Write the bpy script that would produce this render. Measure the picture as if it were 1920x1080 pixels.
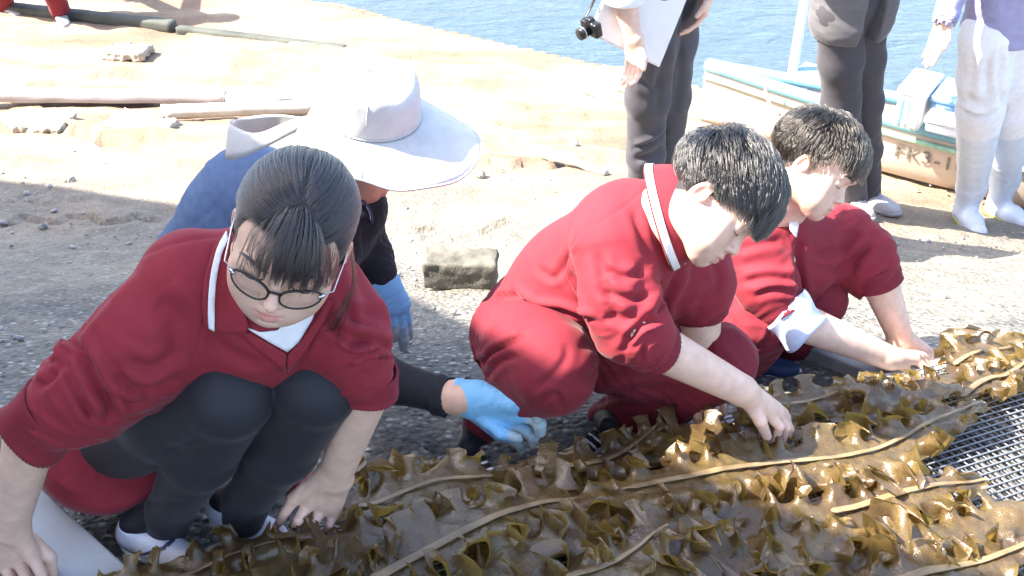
import bpy, bmesh, math, random
import numpy as np
from mathutils import Vector, Matrix
from mathutils.geometry import delaunay_2d_cdt

for _o in list(bpy.data.objects):
    bpy.data.objects.remove(_o, do_unlink=True)
SC = bpy.context.scene
COL = SC.collection

# ------------------------------------------------------------------ camera
PITCH = math.radians(35.0)
FPX = 2059.0                      # focal length in pixels of a 1920 px wide frame
CAMZ = 1.48
cam_data = bpy.data.cameras.new('camera')
cam_data.sensor_width = 36.0
cam_data.lens = 36.0 * FPX / 1920.0
cam_data.clip_start = 0.02
cam_data.clip_end = 3000.0
cam = bpy.data.objects.new('camera', cam_data)
cam.location = (0, 0, CAMZ)
cam.rotation_euler = (math.radians(90) - PITCH, 0, 0)
COL.objects.link(cam)
SC.camera = cam

# ------------------------------------------------------------------ light
SUN_EL = math.radians(48.0)
SUN_DIR = np.array([-0.997 * math.cos(SUN_EL), -0.08 * math.cos(SUN_EL), math.sin(SUN_EL)])
SUN_DIR /= np.linalg.norm(SUN_DIR)
world = bpy.data.worlds.new('World')
SC.world = world
world.use_nodes = True
_nt = world.node_tree
_nt.nodes.clear()
_out = _nt.nodes.new('ShaderNodeOutputWorld')
_bg = _nt.nodes.new('ShaderNodeBackground')
_sky = _nt.nodes.new('ShaderNodeTexSky')
_sky.sky_type = 'NISHITA'
_sky.sun_disc = False
_sky.sun_elevation = SUN_EL
_sky.sun_rotation = math.atan2(SUN_DIR[0], SUN_DIR[1])
_sky.dust_density = 2.5
_sky.air_density = 1.0
_sky.ozone_density = 1.0
_bg.inputs['Strength'].default_value = 0.15
_nt.links.new(_sky.outputs[0], _bg.inputs[0])
_nt.links.new(_bg.outputs[0], _out.inputs[0])

sun_data = bpy.data.lights.new('sun', 'SUN')
sun_data.energy = 4.8
sun_data.angle = math.radians(0.5)
sun_data.color = (1.0, 0.93, 0.81)
sun = bpy.data.objects.new('sun', sun_data)
sun.rotation_euler = Vector(SUN_DIR).to_track_quat('Z', 'Y').to_euler()
COL.objects.link(sun)
SC.view_settings.view_transform = 'Standard'
SC.view_settings.look = 'None'
SC.view_settings.exposure = 2.18
SC.view_settings.gamma = 1.0
SC.view_settings.use_curve_mapping = False
SC.cycles.max_bounces = 6
SC.cycles.transparent_max_bounces = 12

# ------------------------------------------------------------------ pixel <-> place
CP, SP = math.cos(PITCH), math.sin(PITCH)
CAMP = np.array([0.0, 0.0, CAMZ])
def ray(u, v):
    a = (np.asarray(u, float) - 960.0) / FPX
    b = (np.asarray(v, float) - 540.0) / FPX
    return np.stack([a, CP - b * SP, -SP - b * CP], -1)
def P(u, v, Y):
    """the place seen at photo pixel (u, v), Y metres ahead of the camera"""
    r = ray(u, v)
    return CAMP + r * (Y / r[..., 1])[..., None] if r.ndim > 1 else CAMP + r * (Y / r[1])
def px(V):
    V = np.asarray(V, float) - CAMP
    zc = V[:, 1] * CP - V[:, 2] * SP
    yc = V[:, 1] * SP + V[:, 2] * CP
    return np.stack([960 + FPX * V[:, 0] / zc, 540 - FPX * yc / zc], 1), zc

# ------------------------------------------------------------------ noise
_rs = np.random.RandomState(7)
_PERM = _rs.permutation(256).astype(np.int32)
_GRAD = _rs.normal(size=(256, 3)).astype(np.float32)
_GRAD /= np.linalg.norm(_GRAD, axis=1, keepdims=True)
def pnoise(p):
    p = np.asarray(p, np.float32)
    i = np.floor(p).astype(np.int32)
    f = p - i
    w = f * f * f * (f * (f * 6 - 15) + 10)
    r = np.zeros(len(p), np.float32)
    for dx in (0, 1):
        for dy in (0, 1):
            for dz in (0, 1):
                h = _PERM[(i[:, 0] + dx) & 255]
                h = _PERM[(h + i[:, 1] + dy) & 255]
                h = _PERM[(h + i[:, 2] + dz) & 255]
                g = _GRAD[h]
                d = g[:, 0] * (f[:, 0] - dx) + g[:, 1] * (f[:, 1] - dy) + g[:, 2] * (f[:, 2] - dz)
                ww = (w[:, 0] if dx else 1 - w[:, 0]) * (w[:, 1] if dy else 1 - w[:, 1]) * (w[:, 2] if dz else 1 - w[:, 2])
                r += ww * d
    return r * 1.6
def fbm(p, o=3):
    r, a = 0, 1.0
    for k in range(o):
        r = r + a * pnoise(p * 2 ** k + 13.7 * k)
        a *= .5
    return r

# ------------------------------------------------------------------ implicit shapes
def smin(a, b, k):
    if k <= 0: return np.minimum(a, b)
    h = np.maximum(k - np.abs(a - b), 0) / k
    return np.minimum(a, b) - h * h * k * .25
def d_rc(p, a, b, ra, rb):
    a = np.asarray(a, np.float32); b = np.asarray(b, np.float32)
    ba = b - a
    l2 = float(ba @ ba)
    pa = p - a
    if l2 < 1e-10: return np.sqrt((pa * pa).sum(1)) - max(ra, rb)
    # capsule with linearly varying radius (close to a round cone)
    t = np.clip((pa @ ba) / l2, 0, 1)
    q = pa - t[:, None] * ba
    return np.sqrt((q * q).sum(1)) - (ra + (rb - ra) * t)
def d_ell(p, c, r, R=None):
    q = p - np.asarray(c, np.float32)
    if R is not None: q = q @ np.asarray(R, np.float32)
    r = np.asarray(r, np.float32)
    k0 = np.sqrt(((q / r) ** 2).sum(1))
    k1 = np.sqrt(((q / (r * r)) ** 2).sum(1))
    return np.where(k1 > 1e-6, k0 * (k0 - 1) / np.maximum(k1, 1e-6), -r.min())
def d_box(p, c, r, R=None, rad=0.0):
    q = p - np.asarray(c, np.float32)
    if R is not None: q = q @ np.asarray(R, np.float32)
    q = np.abs(q) - (np.asarray(r, np.float32) - rad)
    return np.sqrt((np.maximum(q, 0) ** 2).sum(1)) + np.minimum(q.max(1), 0) - rad
class F:
    """an implicit solid: soft unions and cuts of round cones, ellipsoids and boxes"""
    def __init__(s): s.ops = []; s.lo = np.full(3, 1e9); s.hi = -s.lo
    def _bb(s, pts, r):
        for q in pts:
            s.lo = np.minimum(s.lo, np.asarray(q) - r); s.hi = np.maximum(s.hi, np.asarray(q) + r)
    def rc(s, a, b, ra, rb=None, k=.02, op='u'):
        rb = ra if rb is None else rb
        s.ops.append((op, k, lambda p: d_rc(p, a, b, ra, rb)))
        if op == 'u': s._bb([a, b], max(ra, rb))
        return s
    def ell(s, c, r, R=None, k=.02, op='u'):
        s.ops.append((op, k, lambda p: d_ell(p, c, r, R)))
        if op == 'u': s._bb([c], max(r))
        return s
    def box(s, c, r, R=None, rad=0., k=.02, op='u'):
        s.ops.append((op, k, lambda p: d_box(p, c, r, R, rad)))
        if op == 'u': s._bb([c], float(np.linalg.norm(r)))
        return s
    def plane(s, c, n, k=.003):
        """keep only the side the normal points away from"""
        n = np.asarray(n, np.float32) / np.linalg.norm(n); c = np.asarray(c, np.float32)
        s.ops.append(('i', k, lambda p: (p - c) @ n))
        return s
    def chain(s, pts, k=.02, op='u'):
        for (a, ra), (b, rb) in zip(pts[:-1], pts[1:]): s.rc(a, b, ra, rb, k, op)
        return s
    def add(s, other, k=.02, op='u'):
        s.ops.append((op, k, other.ev))
        if op == 'u': s.lo = np.minimum(s.lo, other.lo); s.hi = np.maximum(s.hi, other.hi)
        return s
    def ev(s, p):
        d = np.full(len(p), 1e3, np.float32)
        for op, k, fn in s.ops:
            e = fn(p).astype(np.float32)
            if op == 'u': d = smin(d, e, k)
            elif op == 's': d = -smin(-d, e, k)
            else: d = -smin(-d, -e, k)
        return d
    def grad(s, p, e=.0015):
        K = np.array([[1, -1, -1], [-1, -1, 1], [-1, 1, -1], [1, 1, 1]], np.float32)
        g = np.zeros_like(p)
        for k in K: g += k * s.ev(p + e * k)[:, None]
        return g / np.maximum(np.linalg.norm(g, axis=1, keepdims=True), 1e-9)

def mesh_sdf(f, h, lo=None, hi=None, newton=1):
    """surface nets over the narrow band of an implicit solid -> vertices, quads"""
    lo = (f.lo if lo is None else np.asarray(lo, float)) - 3 * h - .004
    hi = (f.hi if hi is None else np.asarray(hi, float)) + 3 * h + .004
    B = 8
    nb = np.ceil((hi - lo) / (B * h)).astype(int)
    n = nb * B
    bi = np.stack(np.meshgrid(*[np.arange(k) for k in nb], indexing='ij'), -1).reshape(-1, 3)
    c = (lo + (bi * B + (B - 1) / 2) * h).astype(np.float32)
    dc = f.ev(c)
    act = np.abs(dc) < B * h * .87 * 1.35 + .006
    vals = np.repeat(np.repeat(np.repeat(dc.reshape(nb), B, 0), B, 1), B, 2).astype(np.float32)
    ab = bi[act]
    if len(ab) == 0: return np.zeros((0, 3)), np.zeros((0, 4), int)
    g = np.stack(np.meshgrid(*[np.arange(B)] * 3, indexing='ij'), -1).reshape(-1, 3)
    idx = (ab[:, None, :] * B + g[None]).reshape(-1, 3)
    pts = (lo + idx * h).astype(np.float32)
    d = np.empty(len(pts), np.float32)
    for k in range(0, len(pts), 400000): d[k:k + 400000] = f.ev(pts[k:k + 400000])
    vals[idx[:, 0], idx[:, 1], idx[:, 2]] = d
    ins = vals < 0
    cnt = np.zeros(n - 1, np.uint8)
    for dx in (0, 1):
        for dy in (0, 1):
            for dz in (0, 1):
                cnt += ins[dx:n[0] - 1 + dx, dy:n[1] - 1 + dy, dz:n[2] - 1 + dz]
    ac = np.argwhere((cnt > 0) & (cnt < 8))
    vid = np.full(n - 1, -1, np.int64)
    vid[ac[:, 0], ac[:, 1], ac[:, 2]] = np.arange(len(ac))
    acc = np.zeros((len(ac), 3)); num = np.zeros(len(ac))
    for ax in range(3):
        o = [k for k in range(3) if k != ax]
        for q in ((0, 0), (0, 1), (1, 0), (1, 1)):
            A = np.zeros(3, int); A[o[0]], A[o[1]] = q
            Bc = A.copy(); Bc[ax] = 1
            ia, ib = ac + A, ac + Bc
            va = vals[ia[:, 0], ia[:, 1], ia[:, 2]]; vb = vals[ib[:, 0], ib[:, 1], ib[:, 2]]
            m = (va < 0) != (vb < 0)
            t = np.where(m, va / np.where(m, va - vb, 1), 0)
            pos = A + t[:, None] * (Bc - A)
            acc += pos * m[:, None]; num += m
    V = lo + (ac + acc / num[:, None]) * h
    Q = []
    for ax in range(3):
        o = [k for k in range(3) if k != ax]
        sa = [slice(None)] * 3; sb = [slice(None)] * 3
        sa[ax] = slice(0, -1); sb[ax] = slice(1, None)
        e = ins[tuple(sa)] != ins[tuple(sb)]
        ei = np.argwhere(e)
        ei = ei[(ei[:, o[0]] > 0) & (ei[:, o[1]] > 0) & (ei[:, o[0]] < n[o[0]] - 1) & (ei[:, o[1]] < n[o[1]] - 1)]
        def cell(a, b):
            t = ei.copy(); t[:, o[0]] += a; t[:, o[1]] += b
            return vid[t[:, 0], t[:, 1], t[:, 2]]
        q = np.stack([cell(-1, -1), cell(0, -1), cell(0, 0), cell(-1, 0)], 1)
        inside_first = ins[ei[:, 0], ei[:, 1], ei[:, 2]]
        flip = inside_first if ax != 1 else ~inside_first
        q[~flip] = q[~flip][:, ::-1]
        Q.append(q)
    Q = np.concatenate(Q)
    Q = Q[(Q >= 0).all(1)]
    for _ in range(newton):
        Vf = V.astype(np.float32)
        V = V - (np.clip(f.ev(Vf), -h, h)[:, None] * f.grad(Vf, h * .6))
    return V, Q
def normals(V, Q):
    n = np.cross(V[Q[:, 2]] - V[Q[:, 0]], V[Q[:, 3]] - V[Q[:, 1]])
    N = np.zeros_like(V)
    for k in range(4):
        for a in range(3): N[:, a] += np.bincount(Q[:, k], n[:, a], len(V))
    return N / np.maximum(np.linalg.norm(N, axis=1, keepdims=True), 1e-12)
def trace(f, u, v, y0=.7, y1=4.5):
    """where the lines of sight through pixels (u, v) first meet a solid"""
    u = np.atleast_1d(np.asarray(u, float)); v = np.atleast_1d(np.asarray(v, float))
    r = ray(u, v); r /= np.linalg.norm(r, axis=1, keepdims=True)
    t = np.full(len(u), y0 / .85)
    for _ in range(70):
        t += np.clip(f.ev((CAMP + r * t[:, None]).astype(np.float32)) * .8, -.05, .2)
        t = np.minimum(t, y1 * 1.4)
    return CAMP + r * t[:, None]

# ------------------------------------------------------------------ objects
def mk(name, V, faces, mat, parent=None, smooth=True, col=None, kind=None):
    me = bpy.data.meshes.new(name)
    V = np.asarray(V, np.float32)
    if isinstance(faces, np.ndarray):
        k = faces.shape[1]
        me.vertices.add(len(V)); me.vertices.foreach_set('co', V.ravel())
        me.loops.add(faces.size); me.loops.foreach_set('vertex_index', faces.ravel().astype(np.int32))
        me.polygons.add(len(faces))
        me.polygons.foreach_set('loop_start', np.arange(0, faces.size, k, dtype=np.int32))
        me.update(calc_edges=True)
        me.validate()
    else:
        me.from_pydata([tuple(map(float, q)) for q in V], [], [tuple(map(int, q)) for q in faces])
        me.update()
    if smooth: me.polygons.foreach_set('use_smooth', np.ones(len(me.polygons), bool))
    if col is not None:
        at = me.color_attributes.new('tint', 'FLOAT_COLOR', 'POINT')
        c = np.ones((len(V), 4), np.float32); c[:, :3] = col
        at.data.foreach_set('color', c.ravel())
    for m in (mat if isinstance(mat, (list, tuple)) else [mat]): me.materials.append(m)
    o = bpy.data.objects.new(name, me)
    COL.objects.link(o)
    if parent is not None: adopt(o, parent)
    if kind: o['kind'] = kind
    return o
def world_mat(o):
    m = Matrix.Translation(o.location) @ o.rotation_euler.to_matrix().to_4x4()
    return (world_mat(o.parent) @ o.matrix_parent_inverse @ m) if o.parent else m
def adopt(o, parent):
    o.parent = parent
    o.matrix_parent_inverse = world_mat(parent).inverted()
def thing(name, label, cat, loc=(0, 0, 0), group=None):
    o = bpy.data.objects.new(name, None)
    o.empty_display_size = .1
    o.location = [float(q) for q in loc]
    COL.objects.link(o)
    return tag(o, label, cat, group)
def tag(o, label, cat, group=None, kind=None):
    o['label'] = label; o['category'] = cat
    if group: o['group'] = group
    if kind: o['kind'] = kind
    return o
def copy_tree(o, parent=None):
    c = o.copy(); COL.objects.link(c)
    if parent is not None:
        c.parent = parent; c.matrix_parent_inverse = o.matrix_parent_inverse.copy()
    for ch in [q for q in list(bpy.data.objects) if q.parent == o]: copy_tree(ch, c)
    return c
def solid(o, th, off=-1.0):
    m = o.modifiers.new('thick', 'SOLIDIFY'); m.thickness = th; m.offset = off
    return o
def subd(o, n=1):
    m = o.modifiers.new('sub', 'SUBSURF'); m.levels = n; m.render_levels = n
    return o
def bev(o, w, n=2):
    m = o.modifiers.new('bev', 'BEVEL'); m.width = w; m.segments = n; m.limit_method = 'ANGLE'
    return o
def tube(name, pts, r, mat, parent=None, seg=8, kind=None, flat=None):
    """a tube along points; r a number or one radius per point"""
    V, Q = tube_geo(pts, r, seg, flat)
    return mk(name, V, Q, mat, parent, kind=kind)
def tube_geo(pts, r, seg=8, flat=None):
    pts = np.asarray(pts, float); n = len(pts)
    r = np.full(n, r) if np.isscalar(r) else np.asarray(r, float)
    T = np.gradient(pts, axis=0); T /= np.maximum(np.linalg.norm(T, axis=1, keepdims=True), 1e-9)
    up = np.array([0, 0, 1.0]) if abs(T[0, 2]) < .9 else np.array([1.0, 0, 0])
    V = []
    for k in range(n):
        a = np.cross(T[k], up); a /= max(np.linalg.norm(a), 1e-9); b = np.cross(a, T[k])
        for j in range(seg):
            w = 2 * math.pi * j / seg
            V.append(pts[k] + r[k] * (a * math.cos(w) + b * math.sin(w) * (flat or 1)))
    Q = [(k * seg + j, k * seg + (j + 1) % seg, (k + 1) * seg + (j + 1) % seg, (k + 1) * seg + j) for k in range(n - 1) for j in range(seg)]
    V.append(pts[0]); V.append(pts[-1])
    a, b = len(V) - 2, len(V) - 1
    Q += [(a, (j + 1) % seg, j, j) for j in range(0)]
    F_ = [tuple(q) for q in Q] + [(a, (j + 1) % seg, j) for j in range(seg)] + [(b, (n - 1) * seg + j, (n - 1) * seg + (j + 1) % seg) for j in range(seg)]
    return np.array(V), F_
def spline(pts, n=24):
    """Catmull-Rom through points"""
    p = np.asarray(pts, float)
    if len(p) == 2: return p[0] + (p[1] - p[0]) * np.linspace(0, 1, n)[:, None]
    q = np.vstack([2 * p[0] - p[1], p, 2 * p[-1] - p[-2]])
    t = np.linspace(0, len(p) - 1 - 1e-9, n); i = t.astype(int); f = (t - i)[:, None]
    a, b, c, d = q[i], q[i + 1], q[i + 2], q[i + 3]
    return .5 * (2 * b + (c - a) * f + (2 * a - 5 * b + 4 * c - d) * f ** 2 + (3 * b - a - 3 * c + d) * f ** 3)
def patch(name, poly, f, lift, mat, parent, step=9.0, th=.0025, smooth_depth=0, col=None, disp=None):
    """a piece of cloth lying on solid f inside a pixel outline, with real thickness"""
    poly = np.asarray(poly, float)
    b = []
    for k in range(len(poly)):
        a, c = poly[k], poly[(k + 1) % len(poly)]
        m = max(1, int(np.linalg.norm(c - a) / step))
        b += [a + (c - a) * j / m for j in range(m)]
    b = np.array(b)
    lo, hi = b.min(0), b.max(0)
    gx, gy = np.meshgrid(np.arange(lo[0], hi[0], step), np.arange(lo[1], hi[1], step))
    g = np.stack([gx.ravel(), gy.ravel()], 1)
    ins = np.zeros(len(g), bool)
    for k in range(len(poly)):
        a, c = poly[k], poly[(k + 1) % len(poly)]
        m = ((a[1] > g[:, 1]) != (c[1] > g[:, 1]))
        xx = (c[0] - a[0]) * (g[:, 1] - a[1]) / (c[1] - a[1] + 1e-12) + a[0]
        ins ^= m & (g[:, 0] < xx)
    g = g[ins]
    dmin = np.min(np.linalg.norm(g[:, None] - b[None], axis=2), axis=1) if len(g) else np.zeros(0)
    g = g[dmin > step * .5] if len(g) else g
    pts = np.vstack([b, g]) if len(g) else b
    r = delaunay_2d_cdt([Vector(q) for q in pts], [], [list(range(len(b)))], 1, 1e-4)
    q = np.array([[w.x, w.y] for w in r[0]])
    H = trace(f, q[:, 0], q[:, 1])
    if smooth_depth:
        pass
    N = f.grad(H.astype(np.float32))
    W = H + N * (lift if disp is None else lift + disp(q))[:, None] if disp is not None else H + N * lift
    tris = np.array([list(t) for t in r[2]], int)
    if len(tris):
        nn = np.cross(W[tris[:, 1]] - W[tris[:, 0]], W[tris[:, 2]] - W[tris[:, 0]])
        fl = (nn * N[tris[:, 0]]).sum(1) < 0
        tris[fl] = tris[fl][:, ::-1]
    o = mk(name, W, tris, mat, parent, col=col)
    return solid(o, th)
def seg_dist(q, poly):
    """distance (in px) from points to a polyline, parameter along it, signed side"""
    poly = np.asarray(poly, float)
    L = np.concatenate([[0], np.cumsum(np.linalg.norm(np.diff(poly, axis=0), axis=1))])
    best = np.full(len(q), 1e9); tt = np.zeros(len(q)); sd = np.zeros(len(q))
    for k in range(len(poly) - 1):
        a, b = poly[k], poly[k + 1]; ab = b - a
        t = np.clip(((q - a) @ ab) / (ab @ ab), 0, 1)
        w = q - a - t[:, None] * ab
        d = np.linalg.norm(w, axis=1)
        m = d < best
        best[m] = d[m]; tt[m] = (L[k] + t[m] * (L[k + 1] - L[k])) / L[-1]
        sd[m] = np.sign(ab[0] * w[m, 1] - ab[1] * w[m, 0])
    return best, tt, sd
def sculpt(V, Q, strokes):
    """press folds into a cloth surface: strokes (points px, width px, depth m, kind)"""
    N = normals(V, Q)
    q, zc = px(V)
    view = V - CAMP; view /= np.linalg.norm(view, axis=1, keepdims=True)
    front = np.clip(-(N * view).sum(1) * 4, 0, 1)
    D = np.zeros(len(V))
    for s in strokes:
        pts, w, dep = s[0], s[1], s[2]
        kind = s[3] if len(s) > 3 else 'v'
        pl = spline(pts, max(6, 6 * len(pts)))
        lo, hi = pl.min(0) - 4 * w, pl.max(0) + 4 * w
        m = ((q > lo) & (q < hi)).all(1)
        if not m.any(): continue
        d, t, sd = seg_dist(q[m], pl)
        tap = np.clip(np.sin(np.pi * np.clip(t, .02, .98)) * 2.2, 0, 1)
        if kind == 'v': pr = -np.exp(-(d / w) ** 2) + .45 * np.exp(-((d - 2 * w) / (1.1 * w)) ** 2)
        elif kind == 'r': pr = np.exp(-(d / w) ** 2)
        elif kind == 'g': pr = -np.exp(-(d / w) ** 2)
        else:                       # 's': a lap, high on the left-hand side of the stroke, dropping sharply on the other
            x = d * sd / w
            pr = np.where(x > 0, -np.exp(-(x / .8) ** 2), 1.0 * np.exp(-((x + .9) / .9) ** 2))
        D[m] += dep * pr * tap
    return V + N * (D * front)[:, None]
def wrinkle(V, Q, a, b, lam, amp, mask=None, aniso=4., ridge=True, seed=0.):
    """noise folds that run round the axis a-b (the way cloth bunches on a limb)"""
    a = np.asarray(a); ax = np.asarray(b) - a; ax = ax / np.linalg.norm(ax)
    N = normals(V, Q)
    s = (V - a) @ ax
    r = V - a - s[:, None] * ax
    p = r / (lam * aniso) + (s / lam)[:, None] * ax + seed
    p = p + .35 * np.stack([pnoise(V / (lam * 2.5) + k * 9.1 + seed) for k in range(3)], 1)
    n = pnoise(p) + .4 * pnoise(p * 2.1 + 5)
    if ridge: n = .55 - np.abs(n) * 1.6
    return V + N * (amp * n * (1 if mask is None else mask))[:, None]
def axisR(fwd, up):
    """rotation matrix with columns x (side), y (forward), z (up)"""
    y = np.asarray(fwd, float); y /= np.linalg.norm(y)
    x = np.cross(y, np.asarray(up, float)); x /= np.linalg.norm(x)
    return np.stack([x, y, np.cross(x, y)], 1)
def camR(u, v, alpha, turn=0.0):
    """a head seen in profile at pixel (u, v), looking alpha degrees below the picture's rightward direction, turned a little to the viewer"""
    x = -ray(u, v); x /= np.linalg.norm(x)
    rt = np.array([1.0, 0, 0]) - x * x[0]; rt /= np.linalg.norm(rt)
    dn = np.cross(rt, x); dn = dn if dn[2] < 0 else -dn
    a = math.radians(alpha); t = math.radians(turn)
    y0 = rt * math.cos(a) + dn * math.sin(a)
    y = y0 * math.cos(t) + x * math.sin(t)
    xx = x * math.cos(t) - y0 * math.sin(t)
    return np.stack([xx, y, np.cross(xx, y)], 1)
def eulR(yaw, pitch, roll):
    """head turned by yaw about z, bowed by pitch, tilted by roll (degrees); at 0 it looks along -Y (to the camera)"""
    a, b, c = map(math.radians, (yaw, pitch, roll))
    base = Matrix.Rotation(math.pi + a, 3, 'Z') @ Matrix.Rotation(-b, 3, 'X') @ Matrix.Rotation(c, 3, 'Y')
    return np.array(base)

# ------------------------------------------------------------------ materials
def node_mat(name):
    m = bpy.data.materials.new(name); m.use_nodes = True
    nt = m.node_tree; nt.nodes.clear()
    o = nt.nodes.new('ShaderNodeOutputMaterial'); b = nt.nodes.new('ShaderNodeBsdfPrincipled')
    nt.links.new(b.outputs[0], o.inputs[0])
    return m, nt, b, o
def N_(nt, t, **kw):
    n = nt.nodes.new(t)
    for k, v in kw.items():
        if k in n.inputs: n.inputs[k].default_value = v
        else: setattr(n, k, v)
    return n
def ramp(nt, src, stops):
    r = nt.nodes.new('ShaderNodeValToRGB')
    e = r.color_ramp.elements
    while len(e) < len(stops): e.new(.5)
    for k, (p, c) in enumerate(stops):
        e[k].position = p; e[k].color = (*c, 1) if len(c) == 3 else c
    nt.links.new(src, r.inputs[0])
    return r
def mix(nt, fac, a, b, mode='MIX'):
    m = nt.nodes.new('ShaderNodeMix'); m.data_type = 'RGBA'; m.blend_type = mode
    for s, k in ((fac, 0), (a, 6), (b, 7)):
        if hasattr(s, 'is_output'): nt.links.new(s, m.inputs[k])
        elif k == 0: m.inputs[0].default_value = s
        else: m.inputs[k].default_value = (*s, 1) if len(s) == 3 else s
    return m.outputs[2]
def bump(nt, bsdf, h, strength=.4, dist=.01, prev=None):
    b = nt.nodes.new('ShaderNodeBump'); b.inputs['Strength'].default_value = strength; b.inputs['Distance'].default_value = dist
    nt.links.new(h, b.inputs['Height'])
    if prev is not None: nt.links.new(prev, b.inputs['Normal'])
    if bsdf is not None: nt.links.new(b.outputs[0], bsdf.inputs['Normal'])
    return b.outputs[0]
def coord(nt, scale=(1, 1, 1), rot=(0, 0, 0)):
    t = nt.nodes.new('ShaderNodeTexCoord'); m = nt.nodes.new('ShaderNodeMapping')
    m.inputs['Scale'].default_value = scale; m.inputs['Rotation'].default_value = rot
    nt.links.new(t.outputs['Object'], m.inputs[0])
    return m.outputs[0]
def tex(nt, kind, vec, **kw):
    n = N_(nt, kind, **kw); nt.links.new(vec, n.inputs['Vector'])
    return n
def plain(name, c, rough=.6, var=.15, scale=30, bscale=200, bstr=.15, bdist=.002, metal=0, sheen=0, spec=.5, coat=0):
    """a base colour with mottling and fine relief"""
    m, nt, b, o = node_mat(name)
    v = coord(nt)
    n = tex(nt, 'ShaderNodeTexNoise', v, Scale=scale, Detail=4.0)
    lo = tuple(q * (1 - var) for q in c); hi = tuple(min(1, q * (1 + var)) for q in c)
    r = ramp(nt, n.outputs[0], [(.3, lo), (.7, hi)])
    nt.links.new(r.outputs[0], b.inputs['Base Color'])
    b.inputs['Roughness'].default_value = rough; b.inputs['Metallic'].default_value = metal
    b.inputs['Specular IOR Level'].default_value = spec
    if coat: b.inputs['Coat Weight'].default_value = coat
    if sheen:
        b.inputs['Sheen Weight'].default_value = sheen; b.inputs['Sheen Roughness'].default_value = .4
    n2 = tex(nt, 'ShaderNodeTexNoise', v, Scale=bscale, Detail=3.0)
    bump(nt, b, n2.outputs[0], bstr, bdist)
    return m
def tinted(name, rough=.5, sss=0., sheen=0., spec=.5, bscale=400, bstr=.1, bdist=.001, knit=False, var=.06, vscale=40):
    """colour carried by the mesh (what each bit of cloth or skin is dyed), with grain and relief"""
    m, nt, b, o = node_mat(name)
    a = N_(nt, 'ShaderNodeVertexColor', layer_name='tint')
    v = coord(nt)
    n = tex(nt, 'ShaderNodeTexNoise', v, Scale=vscale, Detail=3.0)
    r = ramp(nt, n.outputs[0], [(.3, (1 - var,) * 3), (.7, (1 + var,) * 3)])
    c = mix(nt, 1.0, a.outputs[0], r.outputs[0], 'MULTIPLY')
    nt.links.new(c, b.inputs['Base Color'])
    b.inputs['Roughness'].default_value = rough; b.inputs['Specular IOR Level'].default_value = spec
    if sss:
        b.inputs['Subsurface Weight'].default_value = sss
        b.inputs['Subsurface Radius'].default_value = (1, .35, .2); b.inputs['Subsurface Scale'].default_value = .006
    if sheen:
        b.inputs['Sheen Weight'].default_value = sheen; b.inputs['Sheen Roughness'].default_value = .35
    n2 = tex(nt, 'ShaderNodeTexNoise', v, Scale=bscale, Detail=2.0)
    pr = bump(nt, b, n2.outputs[0], bstr, bdist)
    if knit:
        w = tex(nt, 'ShaderNodeTexVoronoi', v, Scale=900.0)
        bump(nt, b, w.outputs[0], .12, .0006, pr)
    return m
# ================================================================== the setting
_PD = np.array([-5, 0, 1.3, 1.7, 2.0, 2.5, 3.0, 3.5, 4.0, 4.5, 5.0, 6.0, 8.0, 12.0, 40.0])
_PZ = np.array([.0, 0, 0, -.07, -.15, -.38, -.64, -.87, -1.03, -1.16, -1.24, -1.38, -1.58, -1.9, -2.6])
def ground_z0(y):
    y = np.asarray(y, float)
    return (np.interp(y - .25, _PD, _PZ) + 2 * np.interp(y, _PD, _PZ) + np.interp(y + .25, _PD, _PZ)) / 4
SHORE_A, SHORE_B = np.array([-1.3, 8.1]), np.array([1.29, 6.64])
def shore_d(x, y):
    """metres inland of the waterline (negative out to sea)"""
    d = SHORE_B - SHORE_A; n = np.array([d[1], -d[0]]); n = n / np.linalg.norm(n)
    return (np.asarray(x) - SHORE_A[0]) * n[0] + (np.asarray(y) - SHORE_A[1]) * n[1]
WATER_Z = -1.56
def ground_z(x, y):
    z = ground_z0(y)
    s = shore_d(x, y)
    t = np.clip((s + .0) / 2.2, 0, 1)
    z = np.where(s < 2.2, WATER_Z + (z - WATER_Z) * t + np.minimum(s, 0) * .12, z)
    return z
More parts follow.
